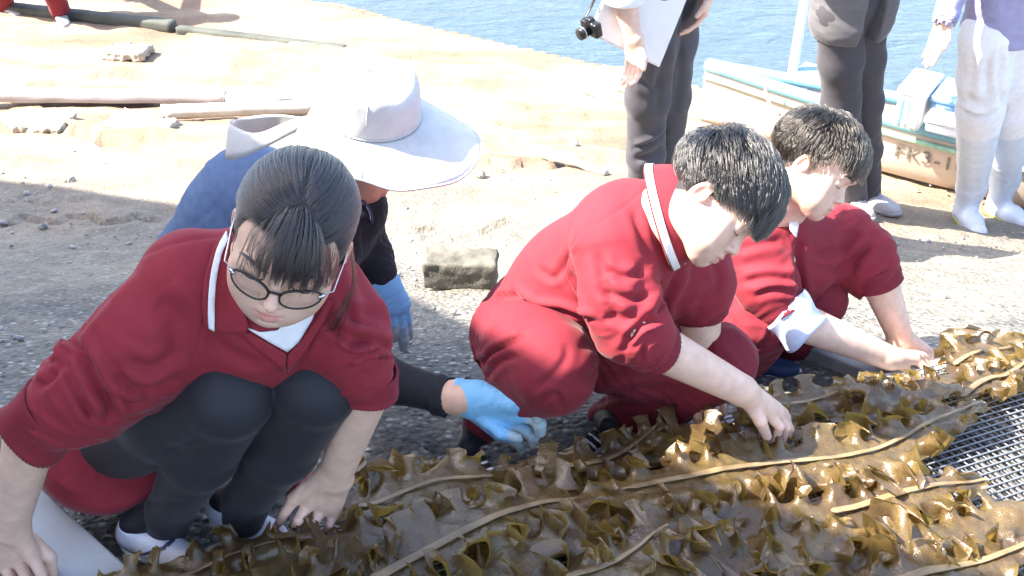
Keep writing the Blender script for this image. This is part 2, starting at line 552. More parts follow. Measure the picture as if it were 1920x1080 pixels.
def _ground_mat():
    m, nt, b, o = node_mat('rough_concrete')
    v = coord(nt)
    vo = tex(nt, 'ShaderNodeTexVoronoi', v, Scale=62.0)
    vo2 = tex(nt, 'ShaderNodeTexVoronoi', v, Scale=130.0)
    n1 = tex(nt, 'ShaderNodeTexNoise', v, Scale=1.4, Detail=5.0)
    n2 = tex(nt, 'ShaderNodeTexNoise', v, Scale=14.0, Detail=6.0)
    sep = nt.nodes.new('ShaderNodeSeparateColor'); nt.links.new(vo.outputs['Color'], sep.inputs[0])
    peb = ramp(nt, sep.outputs[0], [(.0, (.055, .056, .056)), (.35, (.125, .124, .12)), (.7, (.20, .19, .165)), (.93, (.33, .32, .30)), (1.0, (.48, .47, .45))])
    mort = ramp(nt, n2.outputs[0], [(.3, (.10, .098, .093)), (.7, (.20, .19, .17))])
    edge = ramp(nt, vo.outputs['Distance'], [(.35, (0, 0, 0)), (.62, (1, 1, 1))])
    conc = mix(nt, edge.outputs[0], peb.outputs[0], mort.outputs[0])
    # paler, smoother screed and sand further down the slope
    sx = nt.nodes.new('ShaderNodeSeparateXYZ'); nt.links.new(v, sx.inputs[0])
    ad = nt.nodes.new('ShaderNodeMath'); ad.operation = 'MULTIPLY_ADD'; nt.links.new(n1.outputs[0], ad.inputs[0]); ad.inputs[1].default_value = 2.6
    nt.links.new(sx.outputs[1], ad.inputs[2])
    far = ramp(nt, ad.outputs[0], [(0, (0, 0, 0)), (1, (1, 1, 1))])
    mr = nt.nodes.new('ShaderNodeMapRange'); mr.inputs[1].default_value = 5.0; mr.inputs[2].default_value = 6.6
    nt.links.new(ad.outputs[0], mr.inputs[0])
    n3 = tex(nt, 'ShaderNodeTexNoise', coord(nt, (.7, 2.4, 1)), Scale=1.6, Detail=7.0, Roughness=.6)
    sand = ramp(nt, n3.outputs[0], [(.25, (.155, .09, .06)), (.40, (.215, .15, .105)), (.55, (.27, .21, .15)), (.68, (.34, .295, .235)), (.85, (.17, .13, .08))])
    sp = ramp(nt, vo2.outputs['Distance'], [(.1, (.78, .78, .78)), (.6, (1.1, 1.1, 1.1))])
    sand2 = mix(nt, 1, sand.outputs[0], sp.outputs[0], 'MULTIPLY')
    screed = ramp(nt, n2.outputs[0], [(.25, (.20, .175, .135)), (.75, (.33, .295, .24))])
    scr = mix(nt, 1, screed.outputs[0], sp.outputs[0], 'MULTIPLY')
    mr2 = nt.nodes.new('ShaderNodeMapRange'); mr2.inputs[1].default_value = 3.5; mr2.inputs[2].default_value = 4.8
    nt.links.new(ad.outputs[0], mr2.inputs[0])
    c = mix(nt, mr2.outputs[0], conc, mix(nt, .6, conc, scr))
    c = mix(nt, mr.outputs[0], c, sand2)
    damp = ramp(nt, n1.outputs[0], [(.35, (.78, .78, .80)), (.6, (1.05, 1.04, 1.02))])
    nt.links.new(mix(nt, 1, c, damp.outputs[0], 'MULTIPLY'), b.inputs['Base Color'])
    b.inputs['Roughness'].default_value = .85; b.inputs['Specular IOR Level'].default_value = .3
    fade = nt.nodes.new('ShaderNodeMapRange'); fade.inputs[1].default_value = 2.6; fade.inputs[2].default_value = 5.5; fade.inputs[3].default_value = .75; fade.inputs[4].default_value = .22; nt.links.new(sx.outputs[1], fade.inputs[0])
    inv = nt.nodes.new('ShaderNodeMath'); inv.operation = 'SUBTRACT'; inv.inputs[0].default_value = 1; nt.links.new(vo.outputs['Distance'], inv.inputs[1])
    p1 = bump(nt, None, inv.outputs[0], .75, .012)
    nt.links.new(fade.outputs[0], p1.node.inputs['Strength'])
    p2 = bump(nt, None, vo2.outputs['Distance'], .35, .005, p1)
    bump(nt, b, n2.outputs[0], .5, .02, p2)
    return m
def ground_hit(u, v):
    r = ray(u, v); t = .5
    for _ in range(4000):
        p = CAMP + r * t
        dz = p[2] - float(ground_z(p[0], p[1]))
        if dz < .0006: break
        t += max(dz * .35, .0005)
    return CAMP + r * t
GCRACK = []
def _build_ground():
    xs = np.concatenate([[-400, -150, -60, -30, -16, -10, -7, -5, -4], np.arange(-3.2, 3.4, .028), [4, 5, 6.5, 9, 14, 25, 60, 150, 400]])
    ys = np.concatenate([[-60, -20, -8, -3, -1, 0, .5], np.arange(.85, 4.6, .023), np.arange(4.6, 9.0, .05), [9.3, 10, 11, 13, 17, 25, 40, 80, 200]])
    X, Y = np.meshgrid(xs, ys, indexing='ij')
    Z = ground_z(X, Y)
    pts = np.stack([X, Y, Z], -1).reshape(-1, 3)
    near = (np.abs(pts[:, 0]) < 5) & (pts[:, 1] > .5) & (pts[:, 1] < 12)
    big = np.zeros(len(pts)); pn = pts[near].astype(np.float32) * np.array([1, 1, 0], np.float32)
    rough = fbm(pn * 1.1, 3) * .025 + fbm(pn * 5 + 3, 3) * .010 + pnoise(pn * 26) * .0028
    far = np.clip((pn[:, 1] - 4.6) / 1.5, 0, 1)
    ridged = (.5 - np.abs(pnoise(pn * np.array([.5, 2.2, 1]) + 31)) * 1.4) * .10 + np.floor(pnoise(pn * np.array([.35, 1.1, 1]) + 7) * 4) * .035
    sd_ = shore_d(pts[near, 0], pts[near, 1])
    far = far * np.clip(sd_ / 1.2 - .1, 0, 1)
    pts[near, 2] += rough * np.where(sd_ < .2, .3, 1) + far * ridged * .8
    pts[near, 2] = np.where(sd_ > .08, np.maximum(pts[near, 2], WATER_Z + .03), pts[near, 2])
    q, zc = px(pts)
    # broken edges of the slabs: sharp little steps and cracks
    steps = [([(-40, 420), (60, 413), (150, 408), (240, 412), (320, 404)], .020), ([(-30, 372), (80, 380), (150, 372), (250, 380)], .010),
             ([(640, 430), (700, 438), (790, 425), (880, 435), (960, 415), (1010, 420)], .018), ([(770, 440), (800, 452), (850, 440)], -.02),
             ([(1640, 425), (1740, 440), (1840, 448), (1960, 462)], -.02), ([(140, 45), (380, 75), (520, 92), (660, 104)], .0),
             ([(0, 236), (130, 240), (200, 262), (340, 258)], .05), ([(880, 300), (980, 310), (1140, 300)], .03)]
    for pl, h in steps:
        if h == 0: continue
        s = spline(pl, 60); s = s + np.stack([np.zeros(60), 2 * np.sin(np.arange(60) * .9) + 5 * np.sin(np.arange(60) * .37)], 1)
        m = (q > s.min(0) - 120).all(1) & (q < s.max(0) + 120).all(1) & (pts[:, 1] > .8) & (pts[:, 1] < 9)
        if not m.any(): continue
        d, t, sd = seg_dist(q[m], s)
        x = d * sd
        tap = np.clip(np.sin(np.pi * np.clip(t, .01, .99)) * 3, 0, 1)
        prof = np.where(x > 0, -np.exp(-(x / 5) ** 2) * .9, np.exp(x / 45.) * .55)
        pts[m, 2] += h * prof * tap
    n = len(ys)
    i = np.arange(len(xs) - 1)[:, None] * n + np.arange(n - 1)[None]
    Q = np.stack([i, i + n, i + n + 1, i + 1], -1).reshape(-1, 4)
    mk('ground', pts, Q, _ground_mat(), kind='structure')
    # loose grit and pebbles: nobody could count them
    rng = np.random.RandomState(2)
    ico = bmesh.new(); bmesh.ops.create_icosphere(ico, subdivisions=1, radius=1)
    iv = np.array([w.co[:] for w in ico.verts]); ifc = np.array([[w.index for w in f.verts] for f in ico.faces]); ico.free()
    V, Fc, n0 = [], [], 0
    for _ in range(2600):
        y = 1.0 + rng.rand() ** 1.4 * 4.2; x = rng.uniform(-.62, .62) * y * 1.1
        r = rng.choice([.004, .006, .009, .014], p=[.45, .35, .17, .03]) * rng.uniform(.7, 1.3)
        sc = np.array([rng.uniform(.8, 1.5), rng.uniform(.8, 1.3), rng.uniform(.45, .8)]) * r
        a = rng.rand() * 6.28
        w = iv * sc * (1 + .18 * rng.normal(size=(len(iv), 1)))
        w = w @ np.array([[math.cos(a), -math.sin(a), 0], [math.sin(a), math.cos(a), 0], [0, 0, 1]])
        V.append(w + [x, y, float(ground_z(x, y)) + .3 * sc[2]]); Fc.append(ifc + n0); n0 += len(iv)
    mk('pebbles', np.concatenate(V), np.concatenate(Fc), plain('pebble_stone', (.30, .29, .28), .8, var=.6, scale=25, bscale=150, bstr=.4), kind='stuff')
_build_ground()

def _water():
    m, nt, b, o = node_mat('sea_water')
    v = coord(nt)
    b.inputs['Base Color'].default_value = (.065, .098, .125, 1); b.inputs['Roughness'].default_value = .12
    b.inputs['IOR'].default_value = 1.33
    n = tex(nt, 'ShaderNodeTexNoise', coord(nt, (1, 2.6, 1), (0, 0, -.3)), Scale=3.2, Detail=4.0, Distortion=.4)
    n2 = tex(nt, 'ShaderNodeTexNoise', coord(nt, (1, 2.2, 1), (0, 0, .25)), Scale=13.0, Detail=3.0)
    p = bump(nt, None, n.outputs[0], .5, .10)
    bump(nt, b, n2.outputs[0], .5, .02, p)
    xs = np.concatenate([[-1500, -300, -80, -30], np.arange(-12, 12, .25), [30, 80, 300, 1500]]); ys = np.concatenate([np.arange(3.5, 14, .14), [18, 30, 60, 200, 800, 2500]])
    X, Y = np.meshgrid(xs, ys, indexing='ij')
    V = np.stack([X, Y, np.full(X.shape, WATER_Z)], -1).reshape(-1, 3)
    w = (np.abs(V[:, 0]) < 12) & (V[:, 1] < 14)
    V[w, 2] += fbm((V[w] * np.array([1.0, 2.4, 0])).astype(np.float32), 3) * .02
    k = len(ys)
    i = np.arange(len(xs) - 1)[:, None] * k + np.arange(k - 1)[None]
    Q = np.stack([i, i + k, i + k + 1, i + 1], -1).reshape(-1, 4)
    mk('sea', V, Q, m, kind='structure')
_water()

# added unseen timber blocker on the left, cut so its edge shades the near ground
def _shade_blocker():
    wood = plain('blocker_boards', (.22, .19, .16), .85, var=.3, scale=8, bscale=60, bstr=.5)
    s = thing('shade_blocker', 'timber shade blocker added out of view up the slope beyond the left edge', 'shade_blocker', (-4.6, 0, 0))
    H = 3.3; off = H / math.tan(SUN_EL)
    sx, sy = off * SUN_DIR[0] / math.cos(SUN_EL), off * SUN_DIR[1] / math.cos(SUN_EL)
    shade_edge = np.array([(-4.9, 4.95), (-3.47, 4.6), (-2.55, 4.25), (-1.3, 3.2), (-.27, 2.1), (.0, 1.68), (.24, 1.45), (.55, 1.24), (1.2, 1.0), (1.9, .4)]) + np.array([sx, sy])
    poly = np.vstack([shade_edge, [[-3.2, -3.5], [-9.5, -3.5], [-10.5, 4.9]]])
    n = len(poly)
    V = np.vstack([np.column_stack([poly, np.full(n, H)]), np.column_stack([poly, np.full(n, H + .14)])])
    Fc = [tuple(range(n))[::-1], tuple(range(n, 2 * n))] + [(k, (k + 1) % n, (k + 1) % n + n, k + n) for k in range(n)]
    mk('blocker_roof', V, Fc, wood, s, smooth=False)
    for k, (a, b) in enumerate([((-8.4, -3.2), (-8.6, 4.6)), ((-8.4, -3.2), (-4.4, -3.2))]):
        a, b = np.array(a), np.array(b); d = b - a; L = np.linalg.norm(d); d /= L; nn = np.array([-d[1], d[0]]) * .05
        w = [a - nn, b - nn, b + nn, a + nn]
        V = [(q[0], q[1], -1.3) for q in w] + [(q[0], q[1], H - .01) for q in w]
        mk('blocker_wall', V, [(3, 2, 1, 0), (4, 5, 6, 7), (0, 1, 5, 4), (1, 2, 6, 5), (2, 3, 7, 6), (3, 0, 4, 7)], wood, s, smooth=False)
    for x, y in ((-3.9, -3.2), (-3.75, 1.2), (-5.2, 3.2)):
        tube('blocker_post', [(x, y, float(ground_z(x, y)) - .1), (x, y, H - .005)], .07, wood, s, seg=8)
_shade_blocker()
# ================================================================== people: shared parts
SKIN = tinted('skin', rough=.45, sss=.12, spec=.4, bscale=700, bstr=.25, bdist=.0008, var=.10, vscale=45)
CLOTH = tinted('track_knit', rough=.82, sheen=.10, spec=.2, bscale=500, bstr=.15, bdist=.0008, knit=True)
PLAINCLOTH = tinted('woven_cloth', rough=.85, sheen=.15, spec=.2, bscale=700, bstr=.25, bdist=.0008)
LEGGING = tinted('legging_knit', rough=.62, sheen=.10, spec=.25, bscale=1200, bstr=.1, bdist=.0004, knit=True)
SHOEMAT = tinted('shoe_upper', rough=.6, spec=.35, bscale=500, bstr=.2, bdist=.0006)
RUBBER = tinted('boot_rubber', rough=.35, spec=.5, bscale=120, bstr=.1, bdist=.001)
MAROON = np.array([.245, .025, .037]); DKMAROON = np.array([.185, .020, .031])
WHITE = np.array([.78, .78, .80]); FAIR = np.array([.72, .485, .375])

def hair_mat(name, c, rough=.3):
    m = bpy.data.materials.new(name); m.use_nodes = True
    nt = m.node_tree; nt.nodes.clear()
    o = nt.nodes.new('ShaderNodeOutputMaterial'); h = nt.nodes.new('ShaderNodeBsdfHairPrincipled')
    h.parametrization = 'COLOR'
    h.inputs['Color'].default_value = (*c, 1)
    h.inputs['Roughness'].default_value = rough; h.inputs['Radial Roughness'].default_value = .4
    h.inputs['Random Roughness'].default_value = .2
    nt.links.new(h.outputs[0], o.inputs[0])
    return m
HAIR = hair_mat('black_hair', (.026, .024, .025), .24)
HAIR_BLACK = hair_mat('glossy_black_hair', (.013, .012, .012), .2)
HAIR_BROWN = hair_mat('dark_brown_hair', (.018, .014, .011), .22)

def head_sdf(s=1.0, fat=0.0, nose=1.0, ear=True, neck=None):
    """local frame: y ahead, z up, origin between the ears"""
    m = .001 * s
    f = F()
    f.ell((0, -10 * m, 38 * m), (72 * m, 92 * m, 77 * m))
    sk = F(); sk.ell((0, -10 * m, 38 * m), (72 * m, 92 * m, 77 * m)); sk.ell((0, 24 * m, -18 * m), (62 * m, 58 * m, 70 * m), k=.03)
    f.ell((0, 24 * m, -18 * m), (61 * m, 58 * m, 70 * m), k=.03)
    for x in (-1, 1):
        f.ell((x * 40 * m, 50 * m, -24 * m), (25 * m, 22 * m, 22 * m), k=.022)
        f.ell((x * 33 * m, 50 * m, -54 * m), ((26 + fat) * m, (26 + fat) * m, (28 + fat) * m), k=.025)
        f.rc((x * 48 * m, -2 * m, -46 * m), (x * 20 * m, 58 * m, -84 * m), (22 + fat) * m, 18 * m, k=.025)
    f.rc((0, 40 * m, -82 * m), (0, 68 * m, -89 * m), 20 * m, 15 * m, k=.02)
    f.ell((0, 68 * m, -62 * m), (29 * m, 21 * m, 22 * m), k=.02)
    for x in (-1, 1):            # sockets and closed lids
        f.ell((x * 31 * m, 92 * m, -1 * m), (18 * m, 11 * m, 11 * m), k=.014, op='s')
        f.ell((x * 31 * m, 70 * m, -2 * m), (15 * m, 13.5 * m, 12 * m), k=.006)
        f.rc((x * 14 * m, 84 * m, 16 * m), (x * 44 * m, 72 * m, 17 * m), 6 * m, 5 * m, k=.014)
    f.rc((0, 82 * m, -2 * m), (0, (97 + 3 * nose) * m, -33 * m), 6 * m, 9 * m, k=.013)
    for x in (-1, 1):
        f.ell((x * 10.5 * m, 91 * m, -36 * m), (7 * m, 8 * m, 6.5 * m), k=.007)
        f.ell((x * 6 * m, 98 * m, -43 * m), (3.2 * m, 4 * m, 2.5 * m), k=.003, op='s')
    f.chain([((-19 * m, 81.5 * m, -63 * m), 2.5 * m), ((-9 * m, 88 * m, -58.5 * m), 4.5 * m), ((0, 89 * m, -60 * m), 4 * m), ((9 * m, 88 * m, -58.5 * m), 4.5 * m), ((19 * m, 81.5 * m, -63 * m), 2.5 * m)], k=.006)
    f.chain([((-18 * m, 80 * m, -67 * m), 3 * m), ((0, 86.5 * m, -70 * m), 6 * m), ((18 * m, 80 * m, -67 * m), 3 * m)], k=.006)
    f.chain([((-20 * m, 86 * m, -65.5 * m), 1.3 * m), ((-10 * m, 92.5 * m, -64 * m), 1.5 * m), ((0, 94 * m, -65 * m), 1.5 * m), ((10 * m, 92.5 * m, -64 * m), 1.5 * m), ((20 * m, 86 * m, -65.5 * m), 1.3 * m)], k=.002, op='s')
    f.ell((0, 80 * m, -80 * m), (14 * m, 6 * m, 4 * m), k=.008, op='s')
    f.ell((0, 93 * m, -50 * m), (3.5 * m, 3 * m, 6 * m), k=.004, op='s')
    if ear:
        for x in (-1, 1):
            R = np.array(Matrix.Rotation(math.radians(-14 * 1), 3, 'X') @ Matrix.Rotation(math.radians(x * 24), 3, 'Z'))
            f.ell((x * 75 * m, -10 * m, -8 * m), (6 * m, 15.5 * m, 26 * m), R, k=.006)
            f.ell((x * 82 * m, -7.5 * m, -5 * m), (6.5 * m, 9 * m, 17 * m), R, k=.004, op='s')
            f.ell((x * 76 * m, 1 * m, -12 * m), (4.5 * m, 4 * m, 7 * m), R, k=.004)
    if neck:
        f.chain([((0, -22 * m, -40 * m), 50 * m)] + neck, k=.03)
    return f, sk
def head_tint(L, s=1.0, base=FAIR, hairline=None, cheek=.5):
    """skin colour in head-local metres: redder lips, cheeks, nose and ears; dark scalp where hair grows"""
    m = .001 * s
    q = L / m
    c = np.tile(base, (len(L), 1)).astype(float)
    def blob(x, y, z, r): return np.exp(-(((np.abs(q[:, 0]) - x) / r) ** 2 + ((q[:, 1] - y) / r) ** 2 + ((q[:, 2] - z) / r) ** 2))
    ck = cheek * (blob(38, 68, -32, 22) + .7 * blob(0, 100, -36, 14) + 1.3 * blob(78, -8, -6, 24))
    c *= 1 - np.clip(ck, 0, 1)[:, None] * np.array([.02, .22, .22])
    lip = np.exp(-((np.abs(q[:, 0]) / 18) ** 4)) * np.exp(-(((q[:, 2] + 65 - .0 * q[:, 0]) / 9.5) ** 4)) * (q[:, 1] > 78)
    c = c * (1 - lip[:, None] * np.array([.10, .42, .38]))
    if hairline is not None:
        h = np.clip(hairline(q), 0, 1)[:, None]
        c = c * (1 - h) + np.array([.02, .016, .015]) * h
    return c
def join(parts):
    V, Q, C, n = [], [], [], 0
    for p in parts:
        V.append(p[0]); Q.append(p[1] + n); n += len(p[0])
        C.append(p[2])
    return np.concatenate(V), np.concatenate(Q), np.concatenate(C)
def kidwarp(L, k=1.0):
    """a child's smaller, flatter face under the same skull"""
    L = np.array(L, float)
    wz = np.clip((.030 - L[:, 2]) / .035, 0, 1); wz = wz * wz * (3 - 2 * wz)
    wy = np.clip((L[:, 1] + .015) / .045, 0, 1); wy = wy * wy * (3 - 2 * wy)
    L[:, 1] = np.where(L[:, 1] > .03, .03 + (L[:, 1] - .03) * (1 - .17 * k * wz), L[:, 1])
    L[:, 2] = np.where(L[:, 2] < 0, L[:, 2] * (1 - .13 * k * wy), L[:, 2])
    return L
def head_mesh(f, c, R, h, base=FAIR, s=1.0, hairline=None, cheek=.5, warp=0):
    L, Q = mesh_sdf(f, h)
    col = head_tint(L, s, base, hairline, cheek)
    return L, Q, col, (kidwarp(L, warp) if warp else L) @ R.T + c
def hand_sdf(wrist, knuckles, fingers, thumb, rw=.026, rk=.0125, rf=.0082, fore=None, rfore=(.036, .027)):
    """wrist, four knuckles, per finger its further joints, thumb joints from the base"""
    f = F()
    wrist = np.asarray(wrist)
    across = np.asarray(knuckles[0]) - np.asarray(knuckles[3]); across = across / np.linalg.norm(across)
    if fore is not None:
        f.rc(fore, wrist, rfore[0], rfore[1], k=.0)
    for i, kn in enumerate(knuckles):
        w0 = wrist + across * (.018, .006, -.006, -.016)[i]
        f.rc(w0, kn, rw * .62, rk, k=.016)
    for i, fg in enumerate(fingers):
        r = rf * (1.0, 1.04, 1.0, .86)[i]
        pts = [(knuckles[i], rk * .86)] + [(q, r * (1 - .1 * j)) for j, q in enumerate(fg)]
        g = F(); g.chain(pts, k=.003)
        f.add(g, k=.0035)
    g = F(); g.chain([(q, (.0125, .0115, .0088, .0075)[j]) for j, q in enumerate(thumb)], k=.004)
    f.add(g, k=.008)
    return f
def hand_tint(V, fingers, knuckles, base=FAIR):
    c = np.tile(base, (len(V), 1)).astype(float)
    for fg, kn in zip(fingers, knuckles):
        for q, r, a in [(kn, .012, .5)] + [(x, .009, .6) for x in fg]:
            w = a * np.exp(-(np.linalg.norm(V - np.asarray(q), axis=1) / r) ** 2)
            c *= 1 - w[:, None] * np.array([.02, .2, .18])
    return c
def fnail(tip, prev, up, r=.0062):
    pass
def curves(name, S, rad, mat, parent, tip=.35):
    """S (n strands, k points, 3): real hair strands"""
    n, k = S.shape[:2]
    hc = bpy.data.hair_curves.new(name)
    hc.add_curves([k] * n)
    hc.attributes['position'].data.foreach_set('vector', np.asarray(S, np.float32).ravel())
    ra = hc.attributes.get('radius') or hc.attributes.new('radius', 'FLOAT', 'POINT')
    prof = np.concatenate([np.linspace(.8, 1, k // 3), np.ones(k - k // 3 - k // 3), np.linspace(1, tip, k // 3)])
    rr = (np.asarray(rad).reshape(-1, 1) if not np.isscalar(rad) else rad) * np.tile(prof, (n, 1))
    ra.data.foreach_set('value', rr.astype(np.float32).ravel())
    hc.materials.append(mat)
    o = bpy.data.objects.new(name, hc)
    COL.objects.link(o)
    adopt(o, parent)
    return o
def grow(sk, roots, dirf, length, off, nseg=14, rng=None, clump=0.0, grav=None, jit=.15):
    """strands that run over the scalp solid sk from roots; dirf(p) tangent wish, off(t, i) height above scalp"""
    n = len(roots)
    p = roots.astype(np.float32).copy()
    length = np.asarray(length, np.float32) * np.ones(n, np.float32)
    out = [p.copy()]
    prev = None
    nz = rng.normal(size=(n, 3)).astype(np.float32) * jit
    for j in range(nseg - 1):
        t = (j + 1) / (nseg - 1)
        g = sk.grad(p)
        d = dirf(p, t) + nz
        d = d - g * (d * g).sum(1)[:, None]
        d /= np.maximum(np.linalg.norm(d, axis=1, keepdims=True), 1e-6)
        if prev is not None: d = d * .6 + prev * .4
        if grav is not None: d = d + grav * t
        d /= np.maximum(np.linalg.norm(d, axis=1, keepdims=True), 1e-6)
        prev = d
        p = p + d * (length / (nseg - 1))[:, None]
        dist = sk.ev(p); g = sk.grad(p)
        o = off(t)
        err = o - dist
        w = np.where(err > 0, 1.0, .5)
        p = p + g * (err * w)[:, None]
        out.append(p.copy())
    return np.stack(out, 1)
def wl(L, R, c): return L @ R.T + c
def ribbon(name, A, B, mat, parent, th=.003, col=None, sub=0):
    """a cloth strip between two point rows"""
    A = np.asarray(A); B = np.asarray(B); n = len(A); k = 4
    V = np.concatenate([A + (B - A) * j / k for j in range(k + 1)])
    Q = np.array([(j * n + i, j * n + i + 1, (j + 1) * n + i + 1, (j + 1) * n + i) for j in range(k) for i in range(n - 1)])
    o = mk(name, V, Q, mat, parent, col=col)
    return solid(o, th, 0)
def shoe(name, heel, toe, up, parent, L=.25, W=.092, upper=WHITE, sole=np.array([.75, .75, .74]), stripe=None, mat=None, h=.0035, collar=.075, ankle=None, sock=(.02, .02, .024)):
    """a trainer: heel and toe points on the sole; > sole, upper, lining, laces"""
    heel = np.asarray(heel); toe = np.asarray(toe)
    R = axisR(toe - heel, up)
    s = np.linalg.norm(toe - heel) / .25
    f = F()
    f.chain([((0, .035, .036), .036), ((0, .10, .040), .037), ((0, .15, .032), .034), ((0, .205, .026), .028)], k=.02)
    f.ell((0, .185, .022), (.043, .055, .028), k=.02)
    f.ell((0, .05, .05), (.036, .045, .04), k=.02)
    f.rc((0, .045, .055), (0, .052, collar), .035, .034, k=.02)
    f.plane((0, 0, .012), (0, 0, -1))
    f.rc((0, .052, .05), (0, .045, .14), .027, .032, k=.004, op='s')
    f.plane((0, .05, collar), (0, .18, 1), k=.006)
    V, Q = mesh_sdf(f, h)
    c = np.tile(upper, (len(V), 1)).astype(float)
    if stripe is not None: c = stripe(V, c)
    up_ = mk(name + '_upper', wl(V * s, R, heel), Q, mat or SHOEMAT, parent, col=c)
    g = F()
    g.ell((0, .195, .012), (.047, .058, .019), k=.01); g.ell((0, .05, .014), (.039, .054, .021), k=.01); g.rc((0, .06, .012), (0, .18, .012), .036, .040, k=.02)
    g.plane((0, 0, .020), (0, 0, 1), k=.004); g.plane((0, 0, 0), (0, 0, -1), k=.003)
    V, Q = mesh_sdf(g, h)
    mk('sole', wl(V * s, R, heel), Q, RUBBER, up_, col=np.tile(sole, (len(V), 1)))
    if ankle is not None:
        k_ = F(); c0 = heel + R[:, 1] * .052 * s + R[:, 2] * .03 * s
        k_.chain([(c0 + R[:, 1] * .01 * s, .026 * s), (c0 + R[:, 2] * .055 * s, .027 * s), (np.asarray(ankle), .036)], k=.02)
        V, Q = mesh_sdf(k_, .005)
        mk('sock', V, Q, LEGGING, parent, col=np.tile(sock, (len(V), 1)))
    for k in range(4):
        y = .105 + k * .017; z = .078 - k * .0085
        a = spline([(-.022, y, z - .012), (-.008, y + .002, z), (.008, y - .002, z), (.022, y, z - .012)], 8)
        ln = tube('lace', wl(a * s, R, heel), .0025 * s, SHOEMAT, up_, seg=6)
        me = ln.data; at = me.color_attributes.new('tint', 'FLOAT_COLOR', 'POINT')
        at.data.foreach_set('color', np.tile([*(np.clip(upper * .9 + .05, 0, 1)), 1], (len(me.vertices), 1)).astype(np.float32).ravel())
    return up_
def add_tint(o, c):
    me = o.data; at = me.color_attributes.new('tint', 'FLOAT_COLOR', 'POINT')
    at.data.foreach_set('color', np.tile([*c, 1], (len(me.vertices), 1)).astype(np.float32).ravel())
    return o
